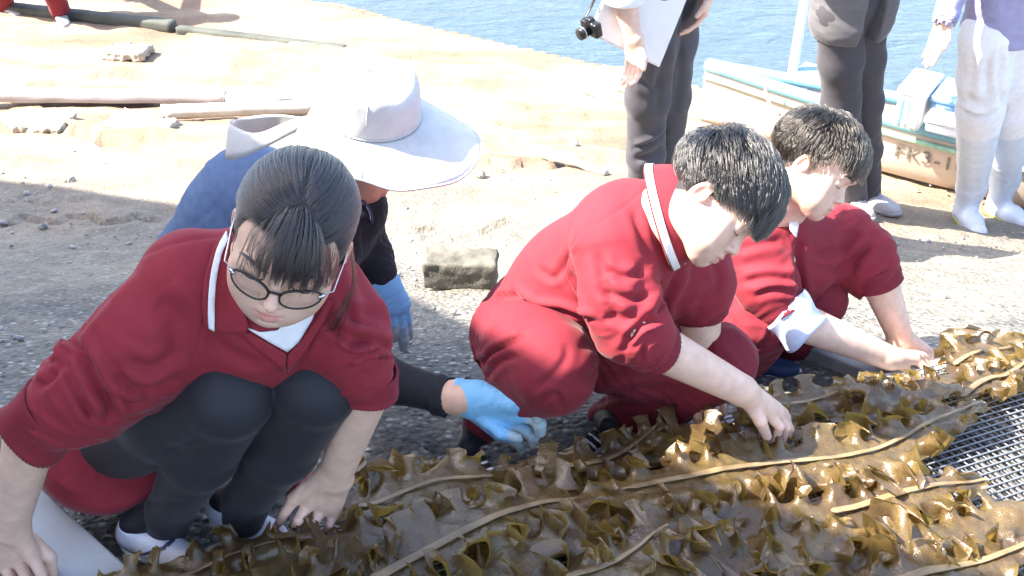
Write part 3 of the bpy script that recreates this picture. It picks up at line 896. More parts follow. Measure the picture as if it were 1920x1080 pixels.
# ================================================================== the girl in glasses
def tintall(n, c): return np.tile(np.asarray(c, float), (n, 1))
def build_girl():
    g = thing('person', 'girl in glasses with straight black fringe, maroon track jacket and black leggings squatting', 'person', P(330, 1000, 1.36), 'students in maroon tracksuits')
    # ---- head
    c = P(545, 447, 1.165)
    R = eulR(-3, 9, -20) * np.array([1.035, 1, 1])
    s = .905
    nk = (P(515, 545, 1.27) - c) @ R
    hf, sk = head_sdf(s, fat=2, nose=2.0, neck=[(nk * .6 + np.array([0, -.01, -.02]), .05), (nk, .056)])
    def hairline(q):     # where hair grows, mm
        x, y, z = np.abs(q[:, 0]), q[:, 1], q[:, 2]
        front = z - (62 - .004 * x * x + (y < 40) * 0)
        side = np.where(y > 46, z - 60, np.where(y > 22, z - (60 - (46 - y) * 2.9), z + 12 + np.clip(20 - y, 0, 30) * 1.5))
        return np.clip((np.where(y > 46, np.minimum(front, side), side)) / 8 + .5, 0, 1) * (x < 77)
    L, Q, col, W = head_mesh(hf, c, R, .0020, s=s, hairline=hairline, cheek=.35, base=FAIR * np.array([.97, .97, .95]))
    parts = [(W, Q, col)]
    headL, headQ = L, Q
    # ---- hands and forearms
    kn = [P(553, 934, 1.315), P(578, 945, 1.322), P(603, 955, 1.328), P(626, 962, 1.335)]
    fg = [[P(537, 958, 1.312), P(526, 976, 1.314), P(517, 988, 1.318)],
          [P(560, 975, 1.300), P(550, 994, 1.308), P(543, 1008, 1.318)],
          [P(588, 983, 1.303), P(577, 1001, 1.310), P(570, 1014, 1.318)],
          [P(618, 984, 1.315), P(607, 999, 1.318), P(600, 1009, 1.322)]]
    th = [P(606, 925, 1.335), P(592, 948, 1.35), P(584, 968, 1.36)]
    hl = hand_sdf(P(628, 893, 1.315), kn, fg, th, fore=P(690, 722, 1.25), rfore=(.037, .0275))
    V, Q = mesh_sdf(hl, .0022); V = sculpt(V, Q, [([(572, 958), (560, 935), (575, 905)], 5, .0012), ([(596, 965), (590, 935), (600, 910)], 5, .0012)])
    parts.append((V, Q, hand_tint(V, fg, kn)))
    kn2 = [P(62, 1045, 1.20), P(38, 1055, 1.21), P(12, 1062, 1.22), P(-12, 1066, 1.23)]
    fg2 = [[P(78, 1078, 1.18), P(86, 1105, 1.19), P(84, 1122, 1.2)], [P(52, 1092, 1.18), P(58, 1118, 1.19), P(56, 1136, 1.2)],
           [P(24, 1096, 1.19), P(28, 1122, 1.2), P(26, 1140, 1.21)], [P(-6, 1096, 1.21), P(-6, 1116, 1.22), P(-8, 1132, 1.225)]]
    th2 = [P(55, 1010, 1.22), P(92, 1045, 1.215), P(100, 1078, 1.21)]
    hr = hand_sdf(P(18, 985, 1.20), kn2, fg2, th2, fore=P(62, 800, 1.165), rfore=(.038, .028))
    V, Q = mesh_sdf(hr, .0024); parts.append((V, Q, hand_tint(V, fg2, kn2)))
    # ---- trunk and legs (under the clothes), one low surface
    core = F()
    core.chain([(P(515, 545, 1.27), .05), (P(490, 600, 1.30), .085), (P(390, 690, 1.37), .09), (P(270, 790, 1.46), .07)], k=.05)
    core.chain([(P(350, 520, 1.25), .045), (P(220, 660, 1.2), .035), (P(62, 800, 1.165), .034)], k=.03)
    core.chain([(P(605, 550, 1.275), .036), (P(660, 640, 1.25), .036), (P(690, 722, 1.25), .034)], k=.03)
    core.rc(P(350, 520, 1.25), P(605, 550, 1.275), .045, .04, k=.04)
    core.chain([(P(240, 805, 1.45), .05), (P(430, 742, 1.225), .045), (P(315, 965, 1.34), .033)], k=.03)
    core.chain([(P(350, 790, 1.48), .06), (P(592, 722, 1.25), .045), (P(458, 940, 1.36), .033)], k=.03)
    V, Q = mesh_sdf(core, .006); parts.append((V, Q, tintall(len(V), FAIR)))
    V, Q, C = join(parts)
    body = mk('body', V, Q, SKIN, g, col=C)
    # ---- leggings
    lg = F()
    lg.chain([(P(225, 810, 1.44), .088), (P(330, 765, 1.32), .081), (P(425, 738, 1.215), .064)], k=.03)
    lg.ell(P(432, 742, 1.21), (.058, .055, .06), k=.02)
    b2 = F(); b2.chain([(P(432, 752, 1.222), .058), (P(378, 848, 1.285), .057), (P(318, 958, 1.335), .039), (P(312, 985, 1.34), .038)], k=.02)
    lg.add(b2, k=.008)
    b3 = F(); b3.chain([(P(350, 800, 1.47), .088), (P(480, 750, 1.36), .08), (P(590, 720, 1.245), .063)], k=.03)
    b3.ell(P(594, 722, 1.24), (.056, .055, .058), k=.02)
    b4 = F(); b4.chain([(P(596, 735, 1.25), .057), (P(530, 840, 1.305), .055), (P(462, 940, 1.355), .039), (P(457, 968, 1.36), .038)], k=.02)
    b3.add(b4, k=.008); lg.add(b3, k=.006)
    V, Q = mesh_sdf(lg, .0042)
    V = sculpt(V, Q, [([(350, 836), (370, 822), (392, 806)], 6, .002), ([(345, 833), (362, 828), (395, 822)], 5, .0015), ([(352, 840), (380, 838), (396, 826)], 5, .0012),
                      ([(285, 880), (310, 850), (345, 838)], 9, .004), ([(545, 800), (560, 792), (575, 780)], 5, .0015), ([(400, 905), (330, 940)], 8, .001), ([(350, 945), (270, 940)], 6, .0015)])
    leg = mk('leggings', V, Q, LEGGING, g, col=tintall(len(V), [.026, .027, .033]))
    # ---- shorts
    sh = F()
    sh.chain([(P(300, 770, 1.47), .10), (P(190, 835, 1.46), .108), (P(200, 850, 1.41), .104)], k=.05)
    sh.rc(P(190, 820, 1.43), P(262, 815, 1.385), .104, .094, k=.03)
    sh.plane(P(240, 860, 1.38), (P(430, 738, 1.215) - P(225, 815, 1.44)) + np.array([-.05, -.08, .0]), k=.01)
    V, Q = mesh_sdf(sh, .005)
    V = sculpt(V, Q, [([(175, 800), (180, 860), (192, 905)], 4, .003, 'g'), ([(70, 890), (130, 930), (220, 950)], 6, .003), ([(100, 850), (125, 905)], 14, .004)])
    mk('shorts', V, Q, CLOTH, g, col=tintall(len(V), MAROON))
    # ---- jacket
    jk = F()
    jk.chain([(P(290, 745, 1.45), .104), (P(380, 672, 1.375), .112), (P(480, 595, 1.30), .105)], k=.07)
    jk.rc(P(365, 515, 1.27), P(602, 540, 1.285), .062, .054, k=.06)
    jk.chain([(P(505, 600, 1.27), .085), (P(532, 655, 1.285), .055)], k=.05)
    jk.rc(P(515, 545, 1.285), P(500, 520, 1.30), .066, .07, k=.05)
    sr = F(); sr.chain([(P(352, 540, 1.245), .068), (P(262, 636, 1.20), .060), (P(162, 728, 1.165), .055), (P(112, 774, 1.16), .054)], k=.04)
    jk.add(sr, k=.035)
    jk.rc(P(330, 640, 1.26), P(250, 700, 1.24), .07, .06, k=.06)     # cloth hanging off the arm
    jk.rc(P(225, 690, 1.19), P(180, 768, 1.18), .05, .036, k=.04)
    sl = F(); sl.chain([(P(606, 545, 1.275), .054), (P(650, 630, 1.248), .053), (P(676, 692, 1.242), .047)], k=.04)
    jk.add(sl, k=.03)
    jk.rc(P(640, 600, 1.27), P(600, 640, 1.29), .05, .05, k=.04)
    # openings
    jk.plane(P(66, 805, 1.163), P(40, 870, 1.17) - P(100, 720, 1.16), k=.006) if False else None
    ra, rb = P(110, 735, 1.157), P(50, 800, 1.165)
    jk.rc(P(60, 800, 1.165), P(25, 905, 1.18), .047, .06, k=.006, op='s')
    jk.rc(P(690, 724, 1.25), P(680, 800, 1.26), .044, .06, k=.006, op='s')
    V, Q = mesh_sdf(jk, .0036)
    V = wrinkle(V, Q, P(345, 535, 1.24), P(70, 780, 1.16), .028, .0042, mask=np.clip((470 - px(V)[0][:, 0]) / 260, 0, 1) * np.clip((px(V)[0][:, 1] - 520) / 200, 0.15, 1), seed=2.)
    V = wrinkle(V, Q, P(625, 548, 1.275), P(700, 700, 1.235), .02, .0035, mask=np.clip((px(V)[0][:, 0] - 600) / 80, 0, 1) * np.clip((px(V)[0][:, 1] - 560) / 120, .1, 1), seed=5.)
    st = [([(430, 440), (330, 455), (250, 490), (200, 540)], 4, .0016, 'g'),        # shoulder seam
          ([(400, 455), (392, 560), (372, 640), (352, 690)], 4, .0018, 'g'),        # armhole seam
          ([(250, 500), (190, 560), (140, 620), (138, 655)], 10, .008), ([(205, 545), (150, 600), (130, 640)], 8, -.004),
          ([(160, 660), (120, 640), (95, 690)], 9, .007, 's'), ([(85, 660), (110, 690), (70, 730)], 8, .006),
          ([(150, 655), (180, 720), (205, 760), (200, 800)], 11, .011), ([(120, 665), (150, 740), (185, 800)], 9, .007),
          ([(210, 700), (260, 730), (300, 725), (340, 700)], 10, .008), ([(230, 680), (290, 690), (350, 650)], 14, .006),
          ([(215, 735), (245, 755), (280, 748)], 7, .005), ([(290, 560), (330, 600), (320, 660)], 22, .006),
          ([(380, 620), (430, 660), (500, 690)], 12, .004), ([(420, 600), (480, 650), (530, 690)], 6, .003, 'g'),
          ([(560, 700), (575, 660), (600, 600), (620, 560)], 5, .003, 'g'), ([(660, 480), (690, 560), (700, 620)], 14, .005),
          ([(640, 650), (690, 640), (740, 655)], 8, .006), ([(650, 600), (700, 585), (730, 610)], 10, .005), ([(655, 690), (700, 670), (742, 672)], 6, .005, 's'), ([(610, 590), (640, 625), (700, 640)], 9, .006), ([(640, 560), (665, 600), (700, 610)], 8, .006), ([(625, 640), (660, 660), (720, 650)], 7, .006, 's'),
          ([(700, 655), (715, 668), (735, 662)], 5, .004)]
    V = sculpt(V, Q, [(a[0], a[1], a[2] * 1.25, *a[3:]) for a in st])
    jo = mk('jacket', V, Q, CLOTH, g, col=tintall(len(V), MAROON))
    # ribbed cuffs
    for (a, b, r0, r1, nm) in ((P(128, 738, 1.160), P(66, 806, 1.166), .050, .046, 0), (P(676, 682, 1.242), P(687, 727, 1.251), .0465, .042, 1)):
        ax = b - a; Lx = np.linalg.norm(ax); ax /= Lx
        u = np.cross(ax, [0, 0, 1]); u /= np.linalg.norm(u); w = np.cross(u, ax)
        n, mth = 110, 12
        VV = []
        for i in range(mth + 1):
            t = i / mth
            for j in range(n):
                th_ = 2 * math.pi * j / n
                rr = (r0 + (r1 - r0) * t) + .0007 * math.cos(j * math.pi) + .003 * math.sin(3 * th_ + 2 * t + nm) + (.004 * math.exp(-((t - 1) / .12) ** 2))
                VV.append(a + ax * Lx * (.25 + .8 * t) + rr * (u * math.cos(th_) + w * math.sin(th_)) + ax * .006 * math.sin(2 * th_ + nm))
        QQ = np.array([(i * n + j, i * n + (j + 1) % n, (i + 1) * n + (j + 1) % n, (i + 1) * n + j) for i in range(mth) for j in range(n)])
        solid(mk('cuff', np.array(VV), QQ, CLOTH, jo, col=tintall(len(VV), DKMAROON * 1.15)), .004)
    # collar, its white stripe, undershirt
    cl = patch('collar', [tuple(q) for q in spline([(428, 440), (400, 466), (383, 520), (378, 570), (382, 606)], 12)] + [(400, 616)] + [tuple(q) for q in spline([(462, 622), (468, 606), (452, 570), (434, 530), (428, 490)], 10)], jk, .009, CLOTH, jo, step=7, th=.003, col=MAROON)
    patch('collar_stripe', [tuple(q) for q in spline([(424, 446), (404, 474), (391, 520), (387, 570), (390, 606)], 12)] + [tuple(q) for q in spline([(403, 612), (399, 570), (402, 525), (413, 484), (427, 460)], 12)], jk, .0125, CLOTH, cl, step=5, th=.0015, col=WHITE)
    patch('collar', [(470, 600), (462, 590), (470, 560), (545, 570), (545, 592), (520, 610), (490, 612)], jk, .006, CLOTH, jo, step=7, th=.003, col=MAROON * .9)
    patch('undershirt', [(460, 612), (488, 622), (520, 618), (545, 594), (600, 560), (585, 600), (560, 640), (538, 658), (505, 640)], jk, .003, PLAINCLOTH, g, step=8, th=.002, col=WHITE)
    patch('placket', [(538, 662), (566, 634), (594, 596), (612, 560), (625, 566), (606, 606), (578, 650), (537, 692)], jk, .006, CLOTH, jo, step=6, th=.002, col=MAROON)
    patch('placket', [(536, 662), (500, 640), (455, 616), (452, 622), (480, 650), (534, 692)], jk, .005, CLOTH, jo, step=6, th=.002, col=MAROON)
    # ---- shoes
    up = (0, 0, 1)
    sd = lambda V, c: np.where(((V[:, 1] > .05) & (V[:, 1] < .17) & (np.abs((V[:, 1] - .05) * .45 - V[:, 2] + .018) < .004))[:, None], np.array([.05, .05, .12]), c)
    shoe('shoe', ground_hit(236, 1014), ground_hit(385, 1078), up, g, collar=.088, ankle=P(318, 952, 1.335), sock=(.0135, .0145, .019), upper=np.array([.72, .73, .80]), stripe=sd)
    shoe('shoe', ground_hit(400, 970), ground_hit(535, 1020), up, g, collar=.088, ankle=P(462, 930, 1.355), sock=(.0135, .0145, .019), upper=np.array([.72, .73, .80]), stripe=sd)
    # ---- hair
    rng = np.random.RandomState(3)
    m = .001 * s
    NL = normals(headL, headQ)
    hl_ = hairline(headL / m)
    apex = np.array([6, 40, 108]) * m
    q = headL / m
    ax_ = np.abs(q[:, 0] - 4)
    tri = (q[:, 1] > 36) & (q[:, 0] < 3 + (q[:, 1] - 36) * 1.35) & (q[:, 0] > -3 - (q[:, 1] - 36) * 1.5) & (q[:, 2] > 52) & (q[:, 0] > -46)
    knot = np.array([0, -98, 25]) * m
    cand = np.where((hl_ > .5) & ~tri)[0]
    ri = rng.choice(cand, 11000)
    roots = headL[ri]
    def dback(p, t):
        d = knot.astype(np.float32) - p
        d = d / np.linalg.norm(d, axis=1, keepdims=True)
        side = np.sign(p[:, :1]) * np.array([[.22, 0, -.2]]) * np.clip((p[:, 1:2] + .03) / .06, 0, 1) * np.clip(1.6 - np.abs(p[:, :1]) / .045, 0, 1)
        return d + side
    dist = np.linalg.norm(roots - knot, axis=1)
    S = grow(sk, roots, dback, np.minimum(dist * 1.1, .17), lambda t: (.0025 + .007 * math.sin(min(1, t * 1.4) * math.pi * .5)) + hoff[0] * t, 16, rng, jit=.05) if False else None
    hoff = rng.uniform(0, .004, len(roots)).astype(np.float32)
    S = grow(sk, roots, dback, np.minimum(dist * 1.1, .17), lambda t: .003 + .004 * min(1, t * 1.2) + hoff * min(1, 2 * t), 16, rng, jit=.05)
    bk = curves('hair', wl(S.reshape(-1, 3), R, c).reshape(S.shape), .00042, HAIR, g)
    # fringe
    cand = np.where(tri)[0]
    pw = np.clip(1.0 - (q[cand, 0] - 4) / 18, .07, 1.0) * np.where(q[cand, 0] < -30, .45, 1.0)
    ri = rng.choice(cand, 460, p=pw / pw.sum())
    roots = headL[ri]
    ho = rng.uniform(.001, .008, len(roots)).astype(np.float32)
    tgt = roots[:, 0] / m * 1.12 + rng.normal(size=len(roots)) * 2.0
    Lf = ((roots[:, 2] / m - 8) * 1.0 + np.abs(86 - roots[:, 1] / m) * .45 + rng.uniform(-18, 7, len(roots))) * m
    sx = rng.normal(size=len(roots)) * .07
    thin = np.where(roots[:, 0] > 0, 0, 0)
    def dfr(p, t):
        d = np.zeros_like(p)
        d[:, 1] = .8; d[:, 2] = -1.0
        d[:, 0] = np.clip((roots[:, 0] - 1 * m) * 34, -1.0, .9) * (1 - t) + sx * (1 - t)
        return d
    S = grow(sk, roots, dfr, np.maximum(Lf, .02), lambda t: .0055 + .006 * min(1, t * 1.5) + ho * min(1, .25 + t), 14, rng, jit=.05)
    lk = rng.choice(len(S), 34)      # the fringe hangs in thin locks with the forehead between them
    D = np.abs(roots[:, None, 0] - roots[None, lk, 0]).argmin(1)
    tw = (np.linspace(0, 1, S.shape[1]) ** 1.3 * .72)[None, :, None]
    S[..., :1] = S[..., :1] * (1 - tw) + S[lk][D][..., :1] * tw
    curves('fringe', wl(S.reshape(-1, 3), R, c).reshape(S.shape), .00042, HAIR, bk)
    # sparse strands either side of the fringe
    edge = np.where((hl_ > .15) & (hl_ < .95) & (q[:, 1] > 26) & (q[:, 1] < 66) & (np.abs(q[:, 0]) > 28))[0]
    edge = edge[(q[edge, 0] < 0) | (rng.rand(len(edge)) < .18)]
    roots = headL[rng.choice(edge, 70)]
    def dsd(p, t):
        d = np.zeros_like(p); d[:, 1] = .5 * (1 - t); d[:, 2] = -1.0
        d[:, 0] = np.sign(p[:, 0]) * .25
        return d
    S = grow(sk, roots, dsd, rng.uniform(.04, .085, len(roots)), lambda t: .002 + .007 * t, 12, rng, jit=.16)
    curves('side_strands', wl(S.reshape(-1, 3), R, c).reshape(S.shape), .00045, HAIR, bk)
    # loose lock falling past her left cheek on to the jacket
    n = 24
    A = [P(655, 470, 1.20), P(668, 520, 1.205), P(655, 600, 1.20), P(625, 660, 1.205)]
    Bs = [P(660, 450, 1.22), P(660, 540, 1.215), P(610, 610, 1.205), P(570, 640, 1.21)]
    w = rng.uniform(0, 1, n)
    pa, pb = spline(A, 16), spline(Bs, 16)
    S = pa[None] * (1 - w)[:, None, None] + pb[None] * w[:, None, None] + rng.normal(size=(n, 1, 3)) * .004 * np.linspace(.3, 1.6, 16)[None, :, None]
    curves('loose_lock', S, .0004, HAIR, bk)
    # tail tied at the back
    T0 = knot + np.array([0, -.006, 0]); n = 700
    ang = rng.uniform(0, 2 * math.pi, n); rad = .013 * np.sqrt(rng.uniform(0, 1, n))
    tt = np.linspace(0, 1, 14)
    base = wl(T0[None], R, c)[0]
    S = base[None, None] + np.stack([rad * np.cos(ang), rad * np.sin(ang), rad * 0], 1)[:, None] * (1 + .8 * np.sin(tt * 3))[None, :, None] \
        + (tt[:, None] * np.array([-.01, .06, -.01]) + (tt ** 2)[:, None] * np.array([-.03, .03, -.15]))[None]
    curves('ponytail', S, .0006, HAIR, bk)
    # lashes and brows: strands too
    for x in (-1, 1):
        e = np.array([(x * (31 + 15 * math.cos(a)), 70 + 14.2 * math.sin(abs(math.sin(a)) * 1.35), -8.5 - 3.0 * math.sin(a)) for a in np.linspace(.12, math.pi - .12, 14)]) * m
        ll = tube('eyelash', wl(e, R, c), np.linspace(.5, 1, 14) * .0011, BLACKP, g, seg=6)
        n = 110
        u = rng.uniform(0, 1, n)
        b0 = np.stack([x * (14 + 34 * u), 92 - 16 * u ** 2 - 4 * u, 15 + 6 * np.sin(u * 2.6) + rng.uniform(-2, 2, n)], 1) * m
        S = np.stack([b0, b0 + np.array([x * .004, .0, .0008]), b0 + np.array([x * .008, -.001, .0])], 1)
        d = sk.ev(b0.astype(np.float32))
        curves('eyebrow', wl(S.reshape(-1, 3), R, c).reshape(S.shape), .0004, HAIR, bk)
    # ---- glasses
    gl = None
    def ring(cx):
        a = np.linspace(0, 2 * math.pi, 41)
        X = 26.0 * np.sign(np.cos(a)) * np.abs(np.cos(a)) ** .85; Z = 16.0 * np.sign(np.sin(a)) * np.abs(np.sin(a)) ** .9
        return np.stack([cx + X, 99 - .010 * (cx + X) ** 2 * .6 - (Z * .12), -17 + Z], 1) * m
    fr = None
    for x in (-1, 1):
        pts = ring(x * 33.5)
        o = tube('rim' if fr is not None else 'glasses', wl(pts, R, c), .0013, BLACKP, fr or g, seg=8)
        if fr is None: fr = o
        top = pts[2:19]
        tube('brow_bar', wl(top + np.array([0, .0006, .0008]), R, c), .0018, BLACKP, fr, seg=8)
        ctr = pts[:-1].mean(0)
        LV = np.vstack([wl(pts[:-1], R, c), wl((ctr + np.array([0, .001, 0]))[None], R, c)])
        lens = mk('lens', LV, [(i, (i + 1) % 40, 40) for i in range(40)], LENS, fr)
        hx = x * 57
        tube('temple', wl(np.array([(hx, 80, -10), (x * 72, 70, -7), (x * 76, 20, 2), (x * 77, -12, 6), (x * 74, -28, -14)]) * m, R, c), .0012, STEEL, fr, seg=6)
        tube('hinge', wl(np.array([(x * 55, 85, -10), (x * 62, 80, -9)]) * m, R, c), .0024, STEEL, fr, seg=6)
    tube('bridge', wl(np.array([(-8.5, 98.5, -12), (-4, 101, -8.5), (4, 101, -8.5), (8.5, 98.5, -12)]) * m, R, c), .0017, BLACKP, fr, seg=8)
    return g
BLACKP = plain('black_plastic', (.012, .012, .014), .3, bstr=.02)
STEEL = plain('steel', (.6, .6, .6), .25, metal=1.0, bstr=.02)
def _lens():
    m = bpy.data.materials.new('lens_glass'); m.use_nodes = True
    nt = m.node_tree; nt.nodes.clear()
    o = nt.nodes.new('ShaderNodeOutputMaterial'); t = nt.nodes.new('ShaderNodeBsdfTransparent'); g = nt.nodes.new('ShaderNodeBsdfGlossy')
    t.inputs[0].default_value = (.95, .95, .94, 1); g.inputs['Roughness'].default_value = .03
    fz = nt.nodes.new('ShaderNodeFresnel'); fz.inputs[0].default_value = 1.22
    x = nt.nodes.new('ShaderNodeMixShader')
    nt.links.new(fz.outputs[0], x.inputs[0]); nt.links.new(t.outputs[0], x.inputs[1]); nt.links.new(g.outputs[0], x.inputs[2])
    nt.links.new(x.outputs[0], o.inputs[0])
    return m
LENS = _lens()
girl = build_girl()
# ================================================================== the two boys
def collar(center, axis, front, r0, r1, w, parent, gap=.5, stripe=True, col=MAROON, lean=0.0, sq=1.0):
    """a turned-down knit collar round a neck: axis points to the head, front to the throat"""
    ax = np.asarray(axis, float); ax /= np.linalg.norm(ax)
    fr = np.asarray(front, float); fr = fr - ax * (fr @ ax); fr /= np.linalg.norm(fr)
    sd = np.cross(ax, fr)
    th = np.linspace(gap * .5, 2 * math.pi - gap * .5, 44)
    pro = [(r0 - .004, w * .30), (r0, w * .62), (r0 + .004, w * .72), (r0 + .009, w * .62), ((r0 + r1) / 2 + .006, w * .1), (r1, -w * .42)]
    rows = []
    for r, z in pro:
        pt = [center + (fr * math.cos(t) + sd * math.sin(t) * sq) * r + ax * (z - lean * math.cos(t) - .012 * math.exp(-(min(t, 2 * math.pi - t) / .5) ** 2)) for t in th]
        rows.append(np.array(pt))
    n = len(th)
    V = np.concatenate(rows)
    Q = np.array([(j * n + i, j * n + i + 1, (j + 1) * n + i + 1, (j + 1) * n + i) for j in range(len(pro) - 1) for i in range(n - 1)])
    o = mk('collar', V, Q, CLOTH, parent, col=np.tile(col, (len(V), 1)))
    subd(solid(o, .003, 0), 1)
    if stripe:
        out = lambda f_: (rows[4] * (1 - f_) + rows[5] * f_)
        nrm = out(.5) - center; nrm -= ax * (nrm @ ax)[:, None]; nrm /= np.linalg.norm(nrm, axis=1, keepdims=True)
        s = ribbon('collar_stripe', out(.38) + nrm * .0028, out(.84) + nrm * .0028, CLOTH, o, th=.0015, col=WHITE)
    return o
def boy_hair(name, headL, NL, sk, s, c, R, parent, rng, n, mask, whorl, length, lift, mat=None, rad=.0006, jit=.2, part=None, grav=None, nseg=14, zlim=None):
    m = .001 * s
    q = headL / m
    cand = np.where(mask(q))[0]
    ri = rng.choice(cand, n)
    roots = headL[ri]
    w = np.asarray(whorl) * m
    def dd(p, t):
        d = p - w.astype(np.float32)
        d /= np.maximum(np.linalg.norm(d, axis=1, keepdims=True), 1e-6)
        sw = np.cross(d, np.array([0, 0, 1.], np.float32)) * .25
        return d + sw
    hq = roots / m
    Lr = length(hq) * m * rng.uniform(.8, 1.08, n)
    lf = lift(hq).astype(np.float32) * m * rng.uniform(.35, 1.1, n).astype(np.float32)
    g = None if grav is None else (np.array(grav, np.float32) @ R).astype(np.float32)
    S = grow(sk, roots, dd, Lr, lambda t: .0015 + lf * min(1, (t * 1.6) ** .7), nseg, rng, jit=jit, grav=g)
    if zlim is not None:          # cut the hair along its outline
        qq = S.reshape(-1, 3) / m
        lim = (zlim(qq) + np.repeat(rng.normal(size=len(S)) * 3.0, S.shape[1])).reshape(S.shape[:2])
        out = (qq[:, 2].reshape(S.shape[:2]) < lim)
        first = np.where(out.any(1), out.argmax(1), S.shape[1] - 1)
        fr = np.clip(first / (S.shape[1] - 1), .12, 1)
        x = fr[:, None] * np.linspace(0, 1, S.shape[1])[None] * (S.shape[1] - 1)
        i0 = np.minimum(x.astype(int), S.shape[1] - 2); w_ = (x - i0)[..., None]
        ar = np.arange(len(S))[:, None]
        S = S[ar, i0] * (1 - w_) + S[ar, i0 + 1] * w_
    # locks: pull neighbouring tips together
    cl = rng.choice(len(roots), max(8, n // 28))
    D = ((roots[:, None] - roots[None, cl]) ** 2).sum(2).argmin(1)
    tip = S[cl][D]
    t = np.linspace(0, 1, S.shape[1])[None, :, None] ** 1.5 * .55
    off = (S[:, :1] - tip[:, :1]) * (1 - .75 * t / .55 * .55)
    S = S * (1 - t) + (tip + off) * t
    return curves(name, wl(S.reshape(-1, 3), R, c).reshape(S.shape), rad, mat or HAIR_BLACK, parent)
def lash(x, R, c, s, parent):
    m = .001 * s
    e = np.array([(x * (31 + 14.5 * math.cos(a)), 70 + 14.0 * math.sin(abs(math.sin(a)) * 1.35), -6.5 - 3.0 * math.sin(a)) for a in np.linspace(.12, math.pi - .12, 14)]) * m
    tube('eyelash', wl(kidwarp(e), R, c), np.linspace(.5, 1, 14) * .0011, BLACKP, parent, seg=6)
def brow(x, R, c, s, parent, rng):
    m = .001 * s; n = 120
    u = rng.uniform(0, 1, n)
    b0 = np.stack([x * (13 + 36 * u), 92.5 - 16 * u ** 2 - 4 * u, 15 + 6 * np.sin(u * 2.6) + rng.uniform(-2.4, 2.4, n)], 1) * m
    S = np.stack([b0, b0 + np.array([x * .004, .0, .0008]), b0 + np.array([x * .008, -.001, .0])], 1)
    curves('eyebrow', wl(kidwarp(S.reshape(-1, 3)), R, c).reshape(S.shape), .0004, HAIR, parent)
def cuffring(a, b, r0, r1, parent, name='cuff', col=DKMAROON, seed=0, mat=None, k=1.0, flare=.003):
    ax = np.asarray(b) - np.asarray(a); Lx = np.linalg.norm(ax); ax = ax / Lx
    u = np.cross(ax, [0, 0, 1]); u /= np.linalg.norm(u); w = np.cross(u, ax)
    n, mth = 72, 10
    VV = []
    for i in range(mth + 1):
        t = i / mth
        for j in range(n):
            th_ = 2 * math.pi * j / n
            rr = (r0 + (r1 - r0) * t) + (.0006 if k <= 1 else 0) * math.cos(j * math.pi) + k * (.002 * math.sin(3 * th_ + 2 * t + seed) + .0015 * math.sin(7 * t + 2 * th_ + seed)) + flare * math.exp(-((t - 1) / .12) ** 2)
            VV.append(a + ax * Lx * t + rr * (u * math.cos(th_) + w * math.sin(th_)) + k * ax * .005 * math.sin(2 * th_ + seed))
    QQ = np.array([(i * n + j, i * n + (j + 1) % n, (i + 1) * n + (j + 1) % n, (i + 1) * n + j) for i in range(mth) for j in range(n)])
    return solid(mk(name, np.array(VV), QQ, mat or CLOTH, parent, col=np.tile(col, (len(VV), 1))), .003)

